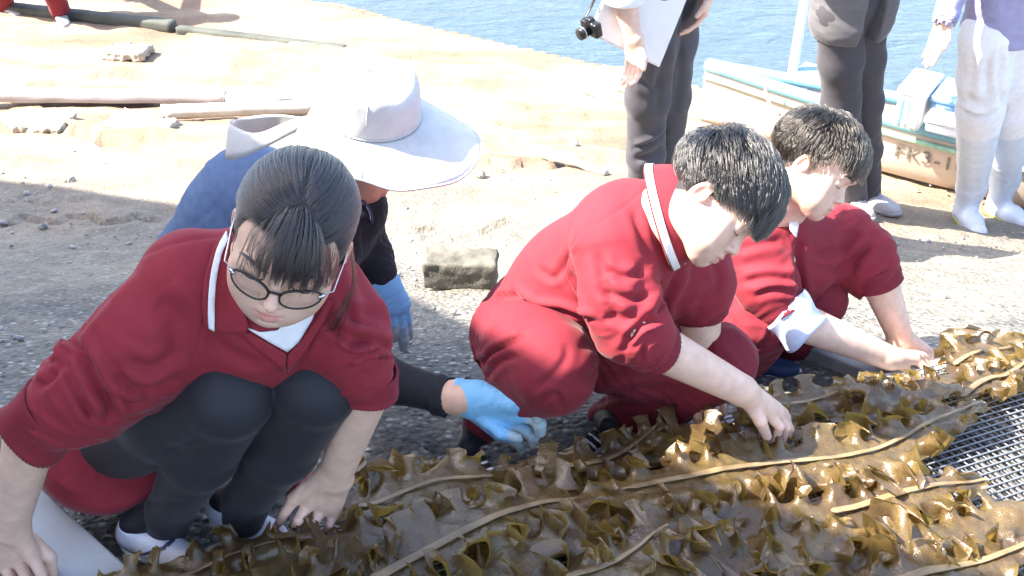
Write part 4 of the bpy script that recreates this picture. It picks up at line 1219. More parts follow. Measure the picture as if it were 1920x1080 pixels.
def build_boy_near():
    g = thing('person', 'boy with bowl-cut black hair in maroon tracksuit, bent low over the seaweed in the middle', 'person', P(1000, 840, 1.66), 'students in maroon tracksuits')
    rng = np.random.RandomState(11)
    s = 1.0
    R = camR(1330, 350, 50, 13)
    ear = P(1317, 357, 1.535)
    c = ear - R @ np.array([-.074, -.008, -.008]) if True else 0
    c = P(1318, 362, 1.555) - R @ np.array([.074, -.008, -.006])
    nk = (P(1225, 425, 1.63) - c) @ R
    hf, sk = head_sdf(s, fat=7, nose=.2, neck=[(nk * .55 + np.array([0, -.012, -.01]), .055), (nk, .060)])
    def hairline(q):
        x, y, z = np.abs(q[:, 0]), q[:, 1], q[:, 2]
        line = np.where(y > 30, 50., np.where(y > 2, 50 - (30 - y) * 1.9, np.where(y > -22, 18 + 0 * y, -18 - (-22 - y) * .75)))
        return np.clip((z - line) / 6 + .5, 0, 1) * (x < 76)
    L, Q, col, W = head_mesh(hf, c, R, .0020, s=s, hairline=hairline, cheek=.6, warp=1.0)
    parts = [(W, Q, col)]; headL = L; NL = normals(L, Q)
    kn = [P(1440, 776, 1.545), P(1454, 775, 1.562), P(1464, 778, 1.577), P(1470, 784, 1.59)]
    fg = [[P(1462, 800, 1.535), P(1455, 822, 1.538), P(1440, 829, 1.545)], [P(1474, 802, 1.555), P(1466, 826, 1.555), P(1450, 832, 1.56)],
          [P(1480, 804, 1.572), P(1474, 826, 1.572), P(1460, 833, 1.575)], [P(1482, 806, 1.588), P(1478, 824, 1.588), P(1468, 830, 1.59)]]
    th = [P(1408, 762, 1.53), P(1426, 790, 1.515), P(1438, 818, 1.525)]
    hr = hand_sdf(P(1390, 731, 1.535), kn, fg, th, fore=P(1215, 640, 1.505), rfore=(.043, .029), rw=.028, rk=.0135, rf=.0088)
    V, Q = mesh_sdf(hr, .0022); parts.append((V, Q, hand_tint(V, fg, kn)))
    kn2 = [P(1300, 735, 1.675), P(1318, 742, 1.668), P(1336, 742, 1.668), P(1350, 736, 1.672)]
    fg2 = [[P(1304, 762, 1.665), P(1307, 780, 1.662), P(1308, 794, 1.662)], [P(1322, 768, 1.655), P(1322, 786, 1.652), P(1320, 799, 1.655)],
           [P(1340, 766, 1.655), P(1339, 782, 1.652), P(1336, 794, 1.655)], [P(1355, 758, 1.662), P(1355, 772, 1.66), P(1353, 782, 1.66)]]
    th2 = [P(1300, 705, 1.685), P(1284, 728, 1.68), P(1278, 748, 1.675)]
    hl = hand_sdf(P(1322, 695, 1.685), kn2, fg2, th2, fore=P(1310, 575, 1.70), rfore=(.043, .029), rw=.027, rk=.013, rf=.0086)
    V, Q = mesh_sdf(hl, .0026); parts.append((V, Q, hand_tint(V, fg2, kn2)))
    core = F()
    core.chain([(P(1225, 425, 1.63), .055), (P(1170, 470, 1.68), .085), (P(1070, 550, 1.78), .07), (P(1000, 620, 1.82), .06)], k=.05)
    core.chain([(P(1160, 470, 1.59), .045), (P(1190, 610, 1.50), .04), (P(1225, 645, 1.506), .036)], k=.03)
    core.chain([(P(1290, 480, 1.77), .045), (P(1310, 540, 1.71), .04), (P(1310, 580, 1.70), .036)], k=.03)
    core.rc(P(1160, 470, 1.6), P(1290, 480, 1.77), .05, .05, k=.04)
    core.chain([(P(985, 640, 1.78), .06), (P(1045, 695, 1.56), .05), (P(912, 785, 1.633), .03)], k=.03)
    core.chain([(P(1025, 615, 1.84), .08), (P(1345, 680, 1.69), .05), (P(1135, 795, 1.75), .035)], k=.03)
    V, Q = mesh_sdf(core, .007); parts.append((V, Q, tintall(len(V), FAIR)))
    V, Q, C = join(parts)
    mk('body', V, Q, SKIN, g, col=C)
    # trousers
    tr = F()
    tr.chain([(P(980, 630, 1.775), .108), (P(1005, 665, 1.63), .094), (P(1035, 685, 1.555), .082)], k=.04)
    t2 = F(); t2.chain([(P(1038, 705, 1.56), .076), (P(975, 732, 1.61), .060), (P(920, 772, 1.632), .046), (P(902, 800, 1.64), .038)], k=.03)
    tr.add(t2, k=.012)
    t3 = F(); t3.chain([(P(1010, 620, 1.84), .105), (P(1200, 665, 1.76), .088), (P(1348, 675, 1.69), .074)], k=.04)
    t4 = F(); t4.chain([(P(1342, 690, 1.70), .072), (P(1240, 745, 1.735), .062), (P(1140, 790, 1.755), .048)], k=.03)
    t3.add(t4, k=.01)
    tr.add(t3, k=.01)
    V, Q = mesh_sdf(tr, .0048)
    q = px(V)[0]
    V = wrinkle(V, Q, P(1040, 690, 1.545), P(893, 830, 1.65), .03, .0035, mask=np.clip((760 - q[:, 1]) / 60, .0, 1) * np.clip((1000 - q[:, 0]) / 80, 0, 1), seed=3.)
    V = wrinkle(V, Q, P(1348, 675, 1.69), P(1140, 790, 1.755), .035, .006, mask=np.clip((q[:, 0] - 1080) / 60, 0, 1), seed=8., aniso=3.)
    V = sculpt(V, Q, [([(1058, 640), (1062, 668), (1040, 700), (1005, 728)], 7, .003), ([(905, 640), (900, 700)], 10, .006), 
                      ([(885, 690), (930, 655), (990, 625)], 8, .009, 's'), ([(900, 720), (935, 680), (975, 665)], 7, .007), ([(1000, 760), (1040, 740), (1058, 770)], 6, .005),
                      ([(1070, 720), (1160, 690), (1220, 700)], 12, .006), ([(1100, 760), (1200, 730), (1290, 735)], 10, .006), ([(1080, 650), (1150, 640), (1200, 660)], 12, .006)])
    tro = mk('trousers', V, Q, CLOTH, g, col=tintall(len(V), DKMAROON))
    # jacket
    jk = F()
    jk.chain([(P(988, 612, 1.81), .105), (P(1085, 535, 1.76), .112), (P(1172, 455, 1.69), .110)], k=.07)
    jk.rc(P(1165, 450, 1.63), P(1290, 475, 1.76), .075, .07, k=.06)
    jk.rc(P(1200, 425, 1.66), P(1232, 409, 1.648), .075, .060, k=.05)
    jk.rc(P(1230, 520, 1.70), P(1180, 560, 1.74), .08, .08, k=.06)
    sr = F(); sr.chain([(P(1150, 465, 1.59), .070), (P(1162, 550, 1.535), .058), (P(1194, 618, 1.502), .051), (P(1222, 648, 1.505), .047)], k=.04)
    jk.add(sr, k=.03)
    jk.rc(P(1150, 590, 1.53), P(1145, 640, 1.52), .035, .022, k=.05)
    sl = F(); sl.chain([(P(1290, 480, 1.765), .072), (P(1312, 530, 1.71), .062), (P(1312, 572, 1.70), .052)], k=.03)
    jk.add(sl, k=.03)
    jk.rc(P(1218, 643, 1.505), P(1300, 690, 1.52), .044, .06, k=.006, op='s')
    jk.rc(P(1311, 582, 1.70), P(1316, 660, 1.70), .045, .06, k=.006, op='s')
    V, Q = mesh_sdf(jk, .0038)
    q = px(V)[0]
    V = wrinkle(V, Q, P(1150, 465, 1.585), P(1222, 648, 1.505), .03, .0028, mask=np.clip((q[:, 1] - 470) / 120, 0, 1) * np.clip((q[:, 0] - 1100) / 40, 0, 1), seed=1.)
    V = wrinkle(V, Q, P(960, 605, 1.81), P(1165, 455, 1.69), .055, .005, mask=np.clip((1130 - q[:, 0]) / 60, 0, 1) * np.clip((q[:, 1] - 470) / 60, 0, 1), seed=4., aniso=3.)
    V = sculpt(V, Q, [([(1235, 340), (1190, 370), (1150, 400), (1090, 430)], 4, .002, 'g'), ([(1225, 350), (1220, 420), (1232, 470)], 4, .002, 'g'),
                      ([(1085, 440), (1060, 500), (1085, 560), (1105, 610)], 5, .004, 's'), ([(960, 540), (1000, 570), (1060, 580), (1120, 600)], 8, .010, 's'), ([(950, 575), (990, 600), (1080, 625)], 8, .008),
                      ([(1005, 500), (1040, 520), (1075, 470)], 7, .005), ([(945, 590), (935, 560), (975, 555)], 6, .006),
                      ([(1185, 390), (1200, 430), (1225, 500)], 8, .005), ([(1130, 505), (1175, 520), (1210, 505)], 7, .007), ([(1125, 545), (1180, 560), (1225, 550)], 7, .008),
                      ([(1130, 590), (1180, 600), (1235, 590)], 8, .006), ([(1175, 640), (1200, 610), (1245, 600)], 6, .007), ([(1185, 660), (1210, 630), (1250, 615)], 5, .006),
                      ([(1280, 500), (1260, 540), (1230, 600)], 9, .010), ([(1120, 470), (1135, 540), (1160, 600)], 10, .007), ([(1200, 480), (1205, 540), (1190, 590)], 12, .006), ([(1225, 600), (1190, 625), (1165, 668)], 8, .006), ([(1240, 625), (1210, 645), (1200, 680)], 5, .006), ([(1310, 480), (1290, 540), (1260, 590)], 10, .006), ([(1340, 490), (1345, 540), (1300, 570)], 8, .005)])
    jo = mk('jacket', V, Q, CLOTH, g, col=tintall(len(V), MAROON))
    cuffring(P(1208, 636, 1.502), P(1234, 656, 1.508), .049, .0455, jo, seed=1)
    cuffring(P(1312, 560, 1.702), P(1312, 584, 1.70), .055, .05, jo, seed=2)
    collar(P(1258, 402, 1.636), P(1330, 385, 1.63) - P(1225, 415, 1.635), np.array([.3, -.1, -1.]), .070, .094, .054, jo, gap=.45)
    patch('undershirt', [(1268, 452), (1278, 450), (1276, 490), (1270, 484)], jk, .012, PLAINCLOTH, g, step=5, th=.002, col=WHITE)
    hem = None
    # shoes
    up = (0, 0, 1)
    sd = lambda V, c: np.where(((np.abs(np.sin((V[:, 1] - V[:, 2] * .8) * 75)) < .42) & (V[:, 1] > .03) & (V[:, 1] < .19) & (V[:, 2] < .066))[:, None] | ((V[:, 1] < .012) & (V[:, 2] > .03))[:, None], np.array([.7, .7, .7]), c)
    shoe('shoe', ground_hit(868, 862), ground_hit(935, 930), up, g, ankle=P(900, 800, 1.64), upper=np.array([.015, .016, .02]), sole=np.array([.55, .55, .55]), stripe=sd)
    shoe('shoe', ground_hit(1150, 820), ground_hit(1072, 858), up, g, ankle=P(1138, 785, 1.755), upper=np.array([.015, .016, .02]), sole=np.array([.6, .6, .6]), stripe=sd)
    # hair
    mask = lambda q: hairline(q) > .5
    ln = lambda q: np.where(q[:, 1] > 40, 86, np.where(q[:, 1] > -10, 58, np.clip(22 + (q[:, 2] + 30) * .35, 10, 50)))
    lf = lambda q: np.where(q[:, 1] < -40, np.clip((q[:, 2] + 30) * .3, 2, 18), np.where((np.abs(q[:, 0]) > 60) & (q[:, 2] < 30), 8, 15))
    h = boy_hair('hair', headL, NL, sk, s, c, R, g, rng, 9500, mask, (0, -80, 72), ln, lf, jit=.09, zlim=lambda q: np.where(q[:, 1] > 45, 14., np.where(q[:, 1] > 5, 14 - (45 - q[:, 1]) * .45, np.where(q[:, 1] > -24, 12., -30 - (-24 - q[:, 1]) * .4))))
    for x in (-1, 1):
        lash(x, R, c, s, g); brow(x, R, c, s, g, rng)
    return g

def build_boy_far():
    g = thing('person', 'boy with short brown-black hair in maroon tracksuit squatting farthest to the right, white inner cuff', 'person', P(1450, 690, 1.95), 'students in maroon tracksuits')
    rng = np.random.RandomState(21)
    s = .99
    R = camR(1520, 310, 33, 11)
    c = P(1506, 308, 1.975) - R @ np.array([.074, -.008, -.006])
    nk = (P(1440, 430, 2.06) - c) @ R
    hf, sk = head_sdf(s, fat=5, nose=.2, neck=[(nk * .55 + np.array([0, -.01, -.012]), .052), (nk, .057)])
    def hairline(q):
        x, y, z = np.abs(q[:, 0]), q[:, 1], q[:, 2]
        line = np.where(y > 30, 56., np.where(y > 4, 56 - (30 - y) * 2.0, np.where(y > -20, 12 + 0 * y, -14 - (-20 - y) * .7)))
        return np.clip((z - line) / 6 + .5, 0, 1) * (x < 76)
    L, Q, col, W = head_mesh(hf, c, R, .0023, s=s, hairline=hairline, cheek=.5, warp=1.0)
    parts = [(W, Q, col)]; headL = L; NL = normals(L, Q)
    # right hand: gripping, left hand beside it
    kn = [P(1715, 672, 1.93), P(1722, 670, 1.95), P(1728, 671, 1.968), P(1732, 673, 1.985)]
    fg = [[P(1735, 690, 1.92), P(1732, 708, 1.915), P(1722, 716, 1.92)], [P(1744, 690, 1.94), P(1740, 708, 1.937), P(1730, 716, 1.94)],
          [P(1750, 690, 1.96), P(1746, 706, 1.957), P(1738, 714, 1.96)], [P(1752, 690, 1.98), P(1750, 703, 1.977), P(1744, 710, 1.98)]]
    th = [P(1690, 678, 1.92), P(1700, 700, 1.91), P(1706, 716, 1.915)]
    hr = hand_sdf(P(1670, 672, 1.925), kn, fg, th, fore=P(1500, 603, 1.90), rfore=(.042, .028), rw=.027, rk=.013, rf=.0086)
    V, Q = mesh_sdf(hr, .0027); parts.append((V, Q, hand_tint(V, fg, kn)))
    kn2 = [P(1706, 672, 2.02), P(1718, 666, 2.025), P(1730, 662, 2.03), P(1740, 660, 2.04)]
    fg2 = [[P(1722, 690, 2.0), P(1722, 704, 1.995), P(1716, 712, 1.995)], [P(1738, 684, 2.005), P(1740, 700, 2.0), P(1734, 710, 2.0)],
           [P(1750, 680, 2.01), P(1753, 695, 2.005), P(1748, 705, 2.005)], [P(1757, 676, 2.02), P(1760, 689, 2.017), P(1756, 698, 2.017)]]
    th2 = [P(1690, 660, 2.02), P(1690, 680, 2.0), P(1696, 694, 1.99)]
    hl = hand_sdf(P(1690, 638, 2.04), kn2, fg2, th2, fore=P(1650, 530, 2.06), rfore=(.042, .028), rw=.027, rk=.013, rf=.0086)
    V, Q = mesh_sdf(hl, .0027); parts.append((V, Q, hand_tint(V, fg2, kn2)))
    core = F()
    core.chain([(P(1440, 430, 2.06), .055), (P(1450, 480, 2.1), .085), (P(1420, 560, 2.15), .09), (P(1385, 610, 2.18), .09)], k=.05)
    core.chain([(P(1405, 480, 2.0), .045), (P(1460, 575, 1.92), .038), (P(1500, 603, 1.90), .036)], k=.03)
    core.chain([(P(1580, 440, 2.14), .045), (P(1640, 500, 2.08), .038), (P(1650, 535, 2.06), .036)], k=.03)
    core.rc(P(1405, 480, 2.0), P(1580, 440, 2.14), .05, .05, k=.04)
    core.chain([(P(1380, 600, 2.15), .08), (P(1425, 620, 1.96), .05), (P(1395, 670, 2.0), .035)], k=.03)
    core.chain([(P(1420, 590, 2.22), .08), (P(1530, 560, 2.08), .05), (P(1480, 655, 2.1), .035)], k=.03)
    V, Q = mesh_sdf(core, .008); parts.append((V, Q, tintall(len(V), FAIR)))
    V, Q, C = join(parts)
    mk('body', V, Q, SKIN, g, col=C)
    tr = F()
    tr.chain([(P(1370, 600, 2.14), .105), (P(1405, 600, 2.0), .088), (P(1420, 600, 1.95), .078)], k=.04)
    t2 = F(); t2.chain([(P(1418, 612, 1.955), .073), (P(1405, 645, 1.985), .062), (P(1398, 672, 2.0), .05)], k=.03); tr.add(t2, k=.01)
    t3 = F(); t3.chain([(P(1430, 590, 2.22), .10), (P(1490, 575, 2.13), .08), (P(1530, 558, 2.08), .068)], k=.04)
    t3.chain([(P(1530, 565, 2.09), .06), (P(1490, 630, 2.1), .055), (P(1470, 655, 2.11), .045)], k=.03); tr.add(t3, k=.01)
    V, Q = mesh_sdf(tr, .005)
    V = wrinkle(V, Q, P(1420, 600, 1.95), P(1398, 672, 2.0), .035, .005, seed=2.)
    V = sculpt(V, Q, [([(1400, 660), (1430, 640), (1447, 600)], 4, .004, 's'), ([(1380, 640), (1410, 650), (1440, 640)], 7, .005)])
    mk('trousers', V, Q, CLOTH, g, col=tintall(len(V), DKMAROON))
    jk = F()
    jk.chain([(P(1380, 600, 2.19), .115), (P(1415, 550, 2.15), .118), (P(1455, 480, 2.10), .105)], k=.07)
    jk.rc(P(1410, 470, 2.03), P(1575, 440, 2.15), .072, .068, k=.06)
    jk.rc(P(1440, 440, 2.08), P(1450, 425, 2.06), .075, .066, k=.05)
    jk.rc(P(1500, 500, 2.09), P(1500, 545, 2.11), .07, .055, k=.06)
    sr = F(); sr.chain([(P(1408, 480, 2.0), .076), (P(1438, 535, 1.945), .062), (P(1460, 572, 1.922), .051)], k=.04); jk.add(sr, k=.02)
    sl = F(); sl.chain([(P(1580, 445, 2.145), .07), (P(1622, 482, 2.10), .066), (P(1645, 520, 2.07), .05)], k=.03); jk.add(sl, k=.03)
    jk.rc(P(1590, 490, 2.10), P(1612, 530, 2.08), .045, .03, k=.04)
    jk.rc(P(1470, 582, 1.915), P(1530, 630, 1.9), .046, .06, k=.006, op='s')
    jk.rc(P(1649, 534, 2.063), P(1670, 600, 2.04), .045, .06, k=.006, op='s')
    V, Q = mesh_sdf(jk, .0045)
    q = px(V)[0]
    V = wrinkle(V, Q, P(1408, 480, 2.0), P(1470, 582, 1.92), .03, .0025, mask=np.clip((q[:, 1] - 440) / 100, 0, 1) * (q[:, 0] < 1545), seed=7.)
    V = wrinkle(V, Q, P(1580, 445, 2.145), P(1645, 520, 2.07), .034, .005, mask=np.clip((q[:, 0] - 1540) / 50, 0, 1), seed=9., aniso=3.)
    V = sculpt(V, Q, [([(1380, 470), (1430, 455), (1470, 450)], 8, .006), ([(1385, 500), (1440, 490), (1490, 500)], 10, .005), ([(1390, 530), (1440, 520), (1500, 525)], 7, .008), ([(1410, 560), (1450, 545), (1500, 550)], 6, .006),
                      ([(1500, 440), (1497, 500), (1505, 560)], 7, .010), ([(1520, 480), (1570, 470), (1620, 430)], 9, .007), ([(1530, 510), (1580, 500), (1640, 455)], 9, .008), ([(1590, 520), (1610, 480), (1640, 460)], 7, .006),
                      ([(1480, 430), (1490, 470), (1500, 500)], 4, .003, 'g')])
    jo = mk('jacket', V, Q, CLOTH, g, col=tintall(len(V), MAROON * .95))
    cuffring(P(1448, 553, 1.932), P(1474, 585, 1.913), .054, .050, jo, seed=4)
    ws = cuffring(P(1466, 572, 1.918), P(1512, 622, 1.893), .054, .049, g, name='inner_sleeve', col=np.array([.62, .66, .82]), seed=3, mat=PLAINCLOTH, k=1.5)
    cuffring(P(1636, 505, 2.08), P(1651, 540, 2.058), .055, .05, jo, seed=6)
    collar(P(1450, 418, 2.06), P(1500, 395, 2.03) - P(1440, 430, 2.07), np.array([.7, -.3, -.8]), .064, .088, .046, jo, gap=.8)
    patch('undershirt', [(1474, 412), (1486, 408), (1490, 425), (1486, 445), (1476, 432)], jk, .014, PLAINCLOTH, g, step=4, th=.002, col=WHITE)
    up = (0, 0, 1)
    shoe('shoe', ground_hit(1375, 698), ground_hit(1502, 702), up, g, ankle=P(1398, 665, 2.0), upper=np.array([.018, .035, .10]), sole=np.array([.72, .73, .75]))
    shoe('shoe', ground_hit(1440, 668), ground_hit(1540, 664), up, g, upper=np.array([.018, .035, .10]), sole=np.array([.72, .73, .75]))
    mask = lambda q: hairline(q) > .5
    ln = lambda q: np.where(q[:, 1] > 30, 58, np.where(q[:, 1] > -15, 44, np.clip(20 + (q[:, 2] + 30) * .3, 12, 42)))
    lf = lambda q: np.where(q[:, 1] < -40, np.clip((q[:, 2] + 30) * .25, 3, 16), np.where((np.abs(q[:, 0]) > 60) & (q[:, 2] < 30), 6, 16))
    h = boy_hair('hair', headL, NL, sk, s, c, R, g, rng, 6500, mask, (10, -35, 105), ln, lf, mat=HAIR_BROWN, jit=.2, zlim=lambda q: np.where(q[:, 1] > 45, 26., np.where(q[:, 1] > 5, 26 - (45 - q[:, 1]) * 1.0, np.where(q[:, 1] > -22, 8., -24 - (-22 - q[:, 1]) * .5))))
    for x in (-1, 1):
        lash(x, R, c, s, g); brow(x, R, c, s, g, rng)
    return g
boy_near = build_boy_near()
boy_far = build_boy_far()
# ================================================================== the adults
def build_hat_person():
    g = thing('person', 'person in white wide-brimmed sun hat, dark jacket, jeans and blue gloves bending behind the girl', 'person', P(420, 780, 1.95), None)
    rng = np.random.RandomState(5)
    s = 1.02
    R = eulR(72, 30, 0)
    c = P(676, 268, 1.95)
    nk = (P(640, 400, 1.97) - c) @ R
    hf, sk = head_sdf(s, fat=0, neck=[(nk * .55 + np.array([0, -.01, -.01]), .052), (nk, .056)])
    def hairline(q):
        x, y, z = np.abs(q[:, 0]), q[:, 1], q[:, 2]
        return np.clip((z - np.where(y > 30, 55, np.where(y > 0, 55 - (30 - y) * 2.5, -30))) / 6 + .5, 0, 1)
    skin = FAIR * np.array([.82, .74, .68])
    L, Q, col, W = head_mesh(hf, c, R, .0026, s=s, hairline=hairline, base=skin)
    parts = [(W, Q, col)]
    core = F()
    core.chain([(P(640, 400, 1.97), .055), (P(605, 445, 2.0), .075), (P(520, 415, 2.09), .055), (P(440, 420, 2.14), .05)], k=.05)
    core.chain([(P(625, 450, 1.91), .036), (P(592, 560, 1.80), .032), (P(600, 650, 1.72), .032), (P(720, 714, 1.64), .03), (P(850, 745, 1.58), .026), (P(885, 748, 1.57), .026)], k=.03)
    core.chain([(P(650, 440, 2.06), .035), (P(688, 482, 1.98), .03), (P(715, 520, 1.93), .026)], k=.03)
    core.chain([(P(450, 400, 2.12), .08), (P(320, 590, 2.1), .055), (P(380, 800, 1.85), .04)], k=.03)
    core.chain([(P(460, 420, 2.2), .08), (P(380, 600, 2.0), .055), (P(540, 850, 1.62), .04)], k=.03)
    V, Q = mesh_sdf(core, .010); parts.append((V, Q, tintall(len(V), skin)))
    V, Q, C = join(parts)
    mk('body', V, Q, SKIN, g, col=C)
    # jeans
    tr = F()
    tr.chain([(P(475, 378, 2.14), .120), (P(440, 420, 2.12), .115), (P(375, 490, 2.12), .095), (P(320, 590, 2.1), .075), (P(330, 690, 2.0), .068), (P(380, 800, 1.86), .055)], k=.05)
    tr.chain([(P(480, 400, 2.2), .12), (P(430, 500, 2.1), .10), (P(380, 600, 2.0), .075), (P(450, 740, 1.8), .068), (P(530, 850, 1.64), .055)], k=.04)
    tr.rc(P(475, 378, 2.14), P(530, 398, 2.11), .118, .112, k=.04)
    V, Q = mesh_sdf(tr, .0065)
    V = wrinkle(V, Q, P(450, 330, 2.12), P(240, 570, 2.12), .05, .004, seed=3., aniso=3.)
    V = sculpt(V, Q, [([(440, 330), (400, 390), (340, 440)], 5, .0015, 'g')])
    mk('jeans', V, Q, DENIM, g)
    # jacket
    jk = F()
    jk.chain([(P(545, 400, 2.10), .105), (P(575, 425, 2.06), .115), (P(615, 440, 2.0), .115)], k=.06)
    jk.rc(P(615, 430, 1.92), P(640, 430, 2.06), .075, .075, k=.05)
    jk.rc(P(640, 415, 1.98), P(668, 390, 1.96), .072, .064, k=.04)
    a1 = F(); a1.chain([(P(650, 440, 2.06), .062), (P(688, 482, 1.98), .050), (P(708, 515, 1.94), .040)], k=.03); jk.add(a1, k=.02)
    a2 = F(); a2.chain([(P(620, 450, 1.9), .068), (P(590, 560, 1.80), .058), (P(600, 650, 1.72), .050), (P(720, 712, 1.64), .042), (P(842, 744, 1.585), .034)], k=.03); jk.add(a2, k=.02)
    V, Q = mesh_sdf(jk, .005)
    V = wrinkle(V, Q, P(650, 440, 2.06), P(708, 515, 1.94), .022, .004, mask=np.clip((px(V)[0][:, 0] - 640) / 30, 0, 1) * (px(V)[0][:, 1] < 560), seed=2.)
    V = wrinkle(V, Q, P(600, 650, 1.72), P(845, 745, 1.58), .03, .0016, seed=6.)
    jo = mk('jacket', V, Q, PLAINCLOTH, g, col=tintall(len(V), [.016, .017, .022]))
    zc = [P(676, 372, 1.90), P(690, 388, 1.895), P(697, 410, 1.90), P(694, 440, 1.93)]
    add_tint(tube('zip', spline(zc, 20), .003, CLOTH, jo, seg=6), (.06, .06, .12))
    cuffring(P(820, 740, 1.595), P(842, 745, 1.585), .0365, .035, jo, col=np.array([.016, .017, .022]), seed=2, k=.5, flare=.001)
    # gloves
    def glove(W, kn, fg, th, fore, cuff):
        f = hand_sdf(W, kn, fg, th, fore=fore, rfore=(.034, .031), rw=.042, rk=.021, rf=.0128)
        V, Q = mesh_sdf(f, .0023)
        V = wrinkle(V, Q, W, np.mean(kn, 0), .012, .0012, seed=4.)
        pts = np.array([q for x in fg for q in x[1:]] + [th[-1]])
        d = np.min(np.linalg.norm(V[:, None] - pts[None], axis=2), axis=1)
        w = np.clip((.028 - d) / .010, 0, 1)[:, None] * .85
        palm = np.array([.36, .42, .40])
        c = np.array([.19, .42, .64]) * (1 - w) + palm * w
        o = mk('glove', V, Q, PLAINCLOTH, g, col=c)
        return o
    glove(P(892, 750, 1.577), [P(962, 754, 1.545), P(966, 774, 1.555), P(956, 793, 1.562), P(938, 806, 1.57)],
          [[P(988, 752, 1.535), P(1006, 766, 1.53), P(1008, 784, 1.53)], [P(996, 782, 1.54), P(1012, 795, 1.535), P(1013, 810, 1.537)],
           [P(986, 808, 1.55), P(1000, 820, 1.547), P(1001, 832, 1.548)], [P(962, 824, 1.56), P(974, 834, 1.557), P(978, 842, 1.558)]],
          [P(905, 785, 1.55), P(940, 812, 1.53), P(972, 822, 1.525)], P(862, 743, 1.583), None)
    glove(P(716, 535, 1.93), [P(716, 575, 1.905), P(730, 578, 1.91), P(743, 575, 1.92), P(752, 568, 1.93)],
          [[P(712, 592, 1.895), P(714, 604, 1.893), P(718, 612, 1.895)], [P(735, 606, 1.895), P(738, 622, 1.893), P(737, 634, 1.896)],
           [P(752, 612, 1.905), P(757, 636, 1.903), P(757, 652, 1.905)], [P(762, 598, 1.92), P(766, 618, 1.918), P(767, 632, 1.92)]],
          [P(705, 560, 1.91), P(703, 585, 1.895), P(708, 602, 1.89)], P(710, 520, 1.945), None)
    # hat: crown, brim, bow
    A = axisR(R[:, 1] * 1.0 + np.array([0, -.0, .31]), np.array([-.10, -.12, 1.0]))
    hc = P(690, 206, 1.93)
    def loft(name, rows, parent, mat, wob=0.0):
        n = rows.shape[1]
        V = rows.reshape(-1, 3); m_ = rows.shape[0]
        Qq = np.array([(j * n + i, j * n + (i + 1) % n, (j + 1) * n + (i + 1) % n, (j + 1) * n + i) for j in range(m_ - 1) for i in range(n)])
        return mk(name, V, Qq, mat, parent)
    th = np.linspace(0, 2 * math.pi, 72, endpoint=False)
    prof = [(.102, 0), (.1015, .018), (.099, .038), (.096, .056), (.092, .070), (.084, .080), (.068, .086), (.045, .089), (.02, .090), (.002, .090)]
    rows = []
    for r, z in prof:
        k = 1 + (.014 * np.sin(5 * th + z * 40) + .010 * np.sin(11 * th - z * 70)) * (z > .005) * (z < .088)
        rows.append(np.stack([r * k * np.cos(th) * .92, r * k * np.sin(th) * 1.0, z + .004 * np.sin(3 * th + 1) * (z > .06)], 1) @ A.T + hc)
    crown = loft('hat', np.array(rows), g, HATMAT)
    subd(solid(crown, .002, 0), 1)
    rows = []
    for t in np.linspace(0, 1, 12):
        e = .098 + t * (.068 + .060 * np.clip(np.sin(th), 0, 1) ** 2.5 + .008 * np.abs(np.cos(th)) + .006 * np.sin(3 * th + 2) * t)
        back = np.clip(-np.sin(th), 0, 1) ** 2
        drop = -(.008 * t + .030 * t ** 1.1 * (1 + .1 * np.clip(np.sin(th), 0, 1)) + back * .02 * t) + .006 * np.sin(4 * th + 1) * t ** 2 + .004 * np.sin(9 * th + 5 * t) * t
        e = e - .045 * back * t
        rows.append(np.stack([e * np.cos(th) * .93, e * np.sin(th), drop], 1) @ A.T + hc)
    brim = loft('brim', np.array(rows), crown, HATMAT)
    solid(brim, .003, 0)
    seam = [np.stack([r * np.cos(th) * .925, r * np.sin(th) * 1.005, np.full(72, z)], 1) @ A.T + hc for r, z in ((.1025, .004),)][0]
    tube('seam', np.vstack([seam, seam[:1]]), .0018, HATMAT, crown, seg=6)
    tube('brim_edge', np.vstack([rows[-1], rows[-1][:1]]), .0028, HATMAT, crown, seg=6)
    for a in (math.radians(20), math.radians(160), math.radians(-40)):
        line = np.array([np.array([r * 1.004 * math.cos(a) * .92, r * 1.004 * math.sin(a), z]) @ A.T + hc for r, z in prof[:9]])
        tube('seam', line, .0011, HATMAT, crown, seg=5)
        k = int(round((a % (2 * math.pi)) / (2 * math.pi) * 72)) % 72
        tube('seam', np.array([r[k] + A[:, 2] * .002 for r in rows]), .0011, HATMAT, crown, seg=5)
    # wide sash tied in a bow at the back
    def band(name, A_, B_):
        a, b = spline(A_, 20), spline(B_, 20)
        w = np.stack([a + (b - a) * t + np.array([0, 0, .006]) * math.sin(t * math.pi) for t in np.linspace(0, 1, 6)])
        V = w.reshape(-1, 3)
        Qq = np.array([(j * 20 + i, j * 20 + i + 1, (j + 1) * 20 + i + 1, (j + 1) * 20 + i) for j in range(5) for i in range(19)])
        return solid(mk(name, V, Qq, HATMAT, crown), .002, 0)
    K = 1.95
    band('bow_loop', [P(592, 212, K), P(540, 228, K - .02), P(480, 250, K), P(432, 232, K + .03), P(438, 222, K + .06)], [P(596, 235, K), P(550, 250, K - .03), P(480, 285, K - .02), P(428, 300, K), P(424, 275, K + .05)])
    band('bow_loop', [P(590, 225, K + .04), P(520, 215, K + .08), P(450, 222, K + .08), P(432, 236, K + .05)], [P(592, 240, K + .05), P(520, 250, K + .09), P(455, 270, K + .08), P(424, 285, K + .05)])
    band('sash_end', [P(598, 238, K - .02), P(570, 262, K - .03), P(535, 285, K - .03), P(505, 330, K - .02)], [P(606, 246, K - .03), P(590, 275, K - .05), P(568, 300, K - .05), P(540, 345, K - .04)])
